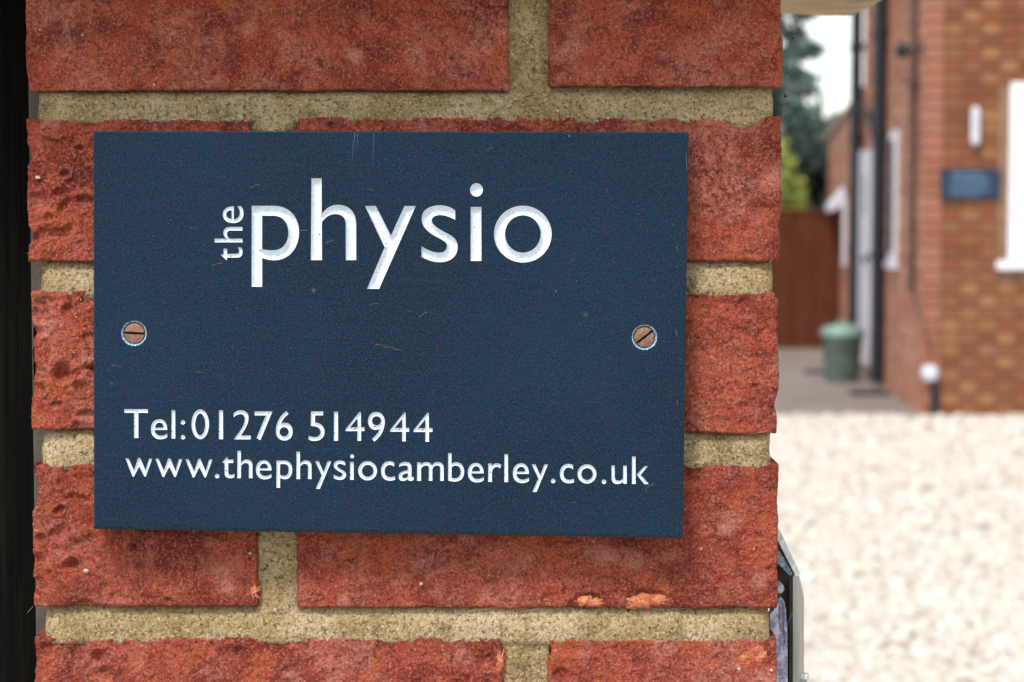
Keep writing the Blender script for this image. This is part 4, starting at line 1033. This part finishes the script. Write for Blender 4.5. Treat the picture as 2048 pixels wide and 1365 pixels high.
while x_ > -4: obj('board', None, None, None, fe, (x_-.05, fy + (.0 if k % 2 else .012), .01), mesh=bdm); x_ -= .098; k += 1
MB().box((-4, fy+.03, .3), (xr, fy+.07, .39)).build('rail', M_FENCE, fe); MB().box((-4, fy+.03, fz-.3), (xr, fy+.07, fz-.21)).build('rail', M_FENCE, fe)
MB().box((-4, fy-.02, fz+.012), (xr, fy+.04, fz+.04), .003).build('capping_rail', M_FENCE, fe)

# ------------------------------------------------------------------ TREES AND SHRUB
def leaves(n, cen_fn, size, seed, asp=1.6):
    g = np.random.default_rng(seed); C = cen_fn(g, n); n = len(C)
    a = g.normal(size=(n, 3)); a /= np.linalg.norm(a, axis=1)[:, None]; b_ = np.cross(a, g.normal(size=(n, 3))); b_ /= np.linalg.norm(b_, axis=1)[:, None]
    s_ = size*g.uniform(.6, 1.4, (n, 1)); p = np.stack([C-a*s_*asp/2, C+b_*s_*.35, C+a*s_*asp/2, C-b_*s_*.35], 1)
    return p.reshape(-1, 3), np.arange(n*4).reshape(-1, 4)
def crown_clumps(c, r, ncl, clr, seed, lo=.35):
    g = np.random.default_rng(seed); u = g.normal(size=(ncl, 3)); u /= np.linalg.norm(u, axis=1)[:, None]
    q = np.array(c)+u*np.array(r)*(g.uniform(lo, 1, (ncl, 1))**.6)
    w = g.uniform(.6, 1.3, ncl)*clr
    def fn(g2, n):
        k = g2.integers(0, ncl, n); d = g2.normal(size=(n, 3)); d /= np.linalg.norm(d, axis=1)[:, None]
        return q[k]+d*(g2.random((n, 1))**.45)*w[k][:, None]*np.array([1, 1, .7])
    return fn, q
def tree(name, label, x, y, h, r, mat, seed, ncl=70, nl=9000, size=.11, cz=None, rz=None, clr=.5, cat='tree', trunk_r=.16):
    t = empty(name, (x, y, 0), label, cat, 'trees beyond the fence')
    cz = cz or h*.6; rz = rz or h*.4
    fn, q = crown_clumps((x, y, cz), (r, r, rz), ncl, clr, seed)
    V_, F_ = leaves(nl, fn, size, seed+1)
    obj('crown', None, None, mat, t, (x, y, cz), mesh=fast_mesh('crown', V_-np.array([x, y, cz]), F_))
    tm = MB(); tm.tube([(x, y, -.05), (x+.05, y, h*.3), (x-.03, y, h*.6), (x, y, h*.9)], [trunk_r, trunk_r*.8, trunk_r*.5, .03], 10)
    for k in range(0, len(q), 5): tm.tube([(x, y, max(h*.2, q[k][2]-r*.5)), tuple((np.array([x, y, q[k][2]-r*.2])+q[k])/2), tuple(q[k])], [trunk_r*.35, trunk_r*.2, .015], 6)
    tm.build('trunk', M_BARK, t)
TX = lambda px, Y: at(px, 377, Y).x
tree('conifer_tree', 'tall dark green tree beyond the fence whose crown shows between the pillar and the sky', TX(1535, 30), 30, 8.5, .74, M_LEAF, 24, ncl=170, nl=9500, size=.11, cz=4.4, rz=3.6, clr=.20)
tree('leafy_tree', 'grey green rounder tree behind the fence and just left of the lean-to roof', TX(1640, 34), 34, 3.2, 1.25, M_LEAF_G, 22, ncl=80, nl=15000, size=.12, cz=1.25, rz=1.22, clr=.40)
tree('conifer_tree', 'dark green tree beyond the fence hidden mostly behind the pillar', TX(1250, 31), 31, 8.0, 2.0, M_LEAF, 23, ncl=60, nl=7000, size=.2, clr=.7)
tree('leafy_tree', 'broad green tree beyond the far left of the board fence', -1.5, 33, 7.0, 2.6, M_LEAF_G, 25, ncl=60, nl=7000, size=.22, clr=.8)
# yellow-green shrub
shx = TX(1566, 20.2); sh = empty('golden_shrub', (shx, 20.2, 0), 'bright yellow green shrub rising behind the brown board fence', 'shrub')
zs = at(1560, 280, 20.2).z
fn, q = crown_clumps((shx-.02, 20.2, zs*.5), (.225, .2, zs*.5-.0), 320, .05, 31, lo=.1)
V_, F_ = leaves(26000, fn, .04, 32); obj('foliage', None, None, M_LEAF_Y, sh, (shx, 20.2, zs*.5), mesh=fast_mesh('foliage', V_-np.array([shx, 20.2, zs*.5]), F_))
MB().tube([(shx, 20.2, -.02), (shx, 20.2, zs*.7)], [.03, .01], 8).build('stem', M_BARK, sh)
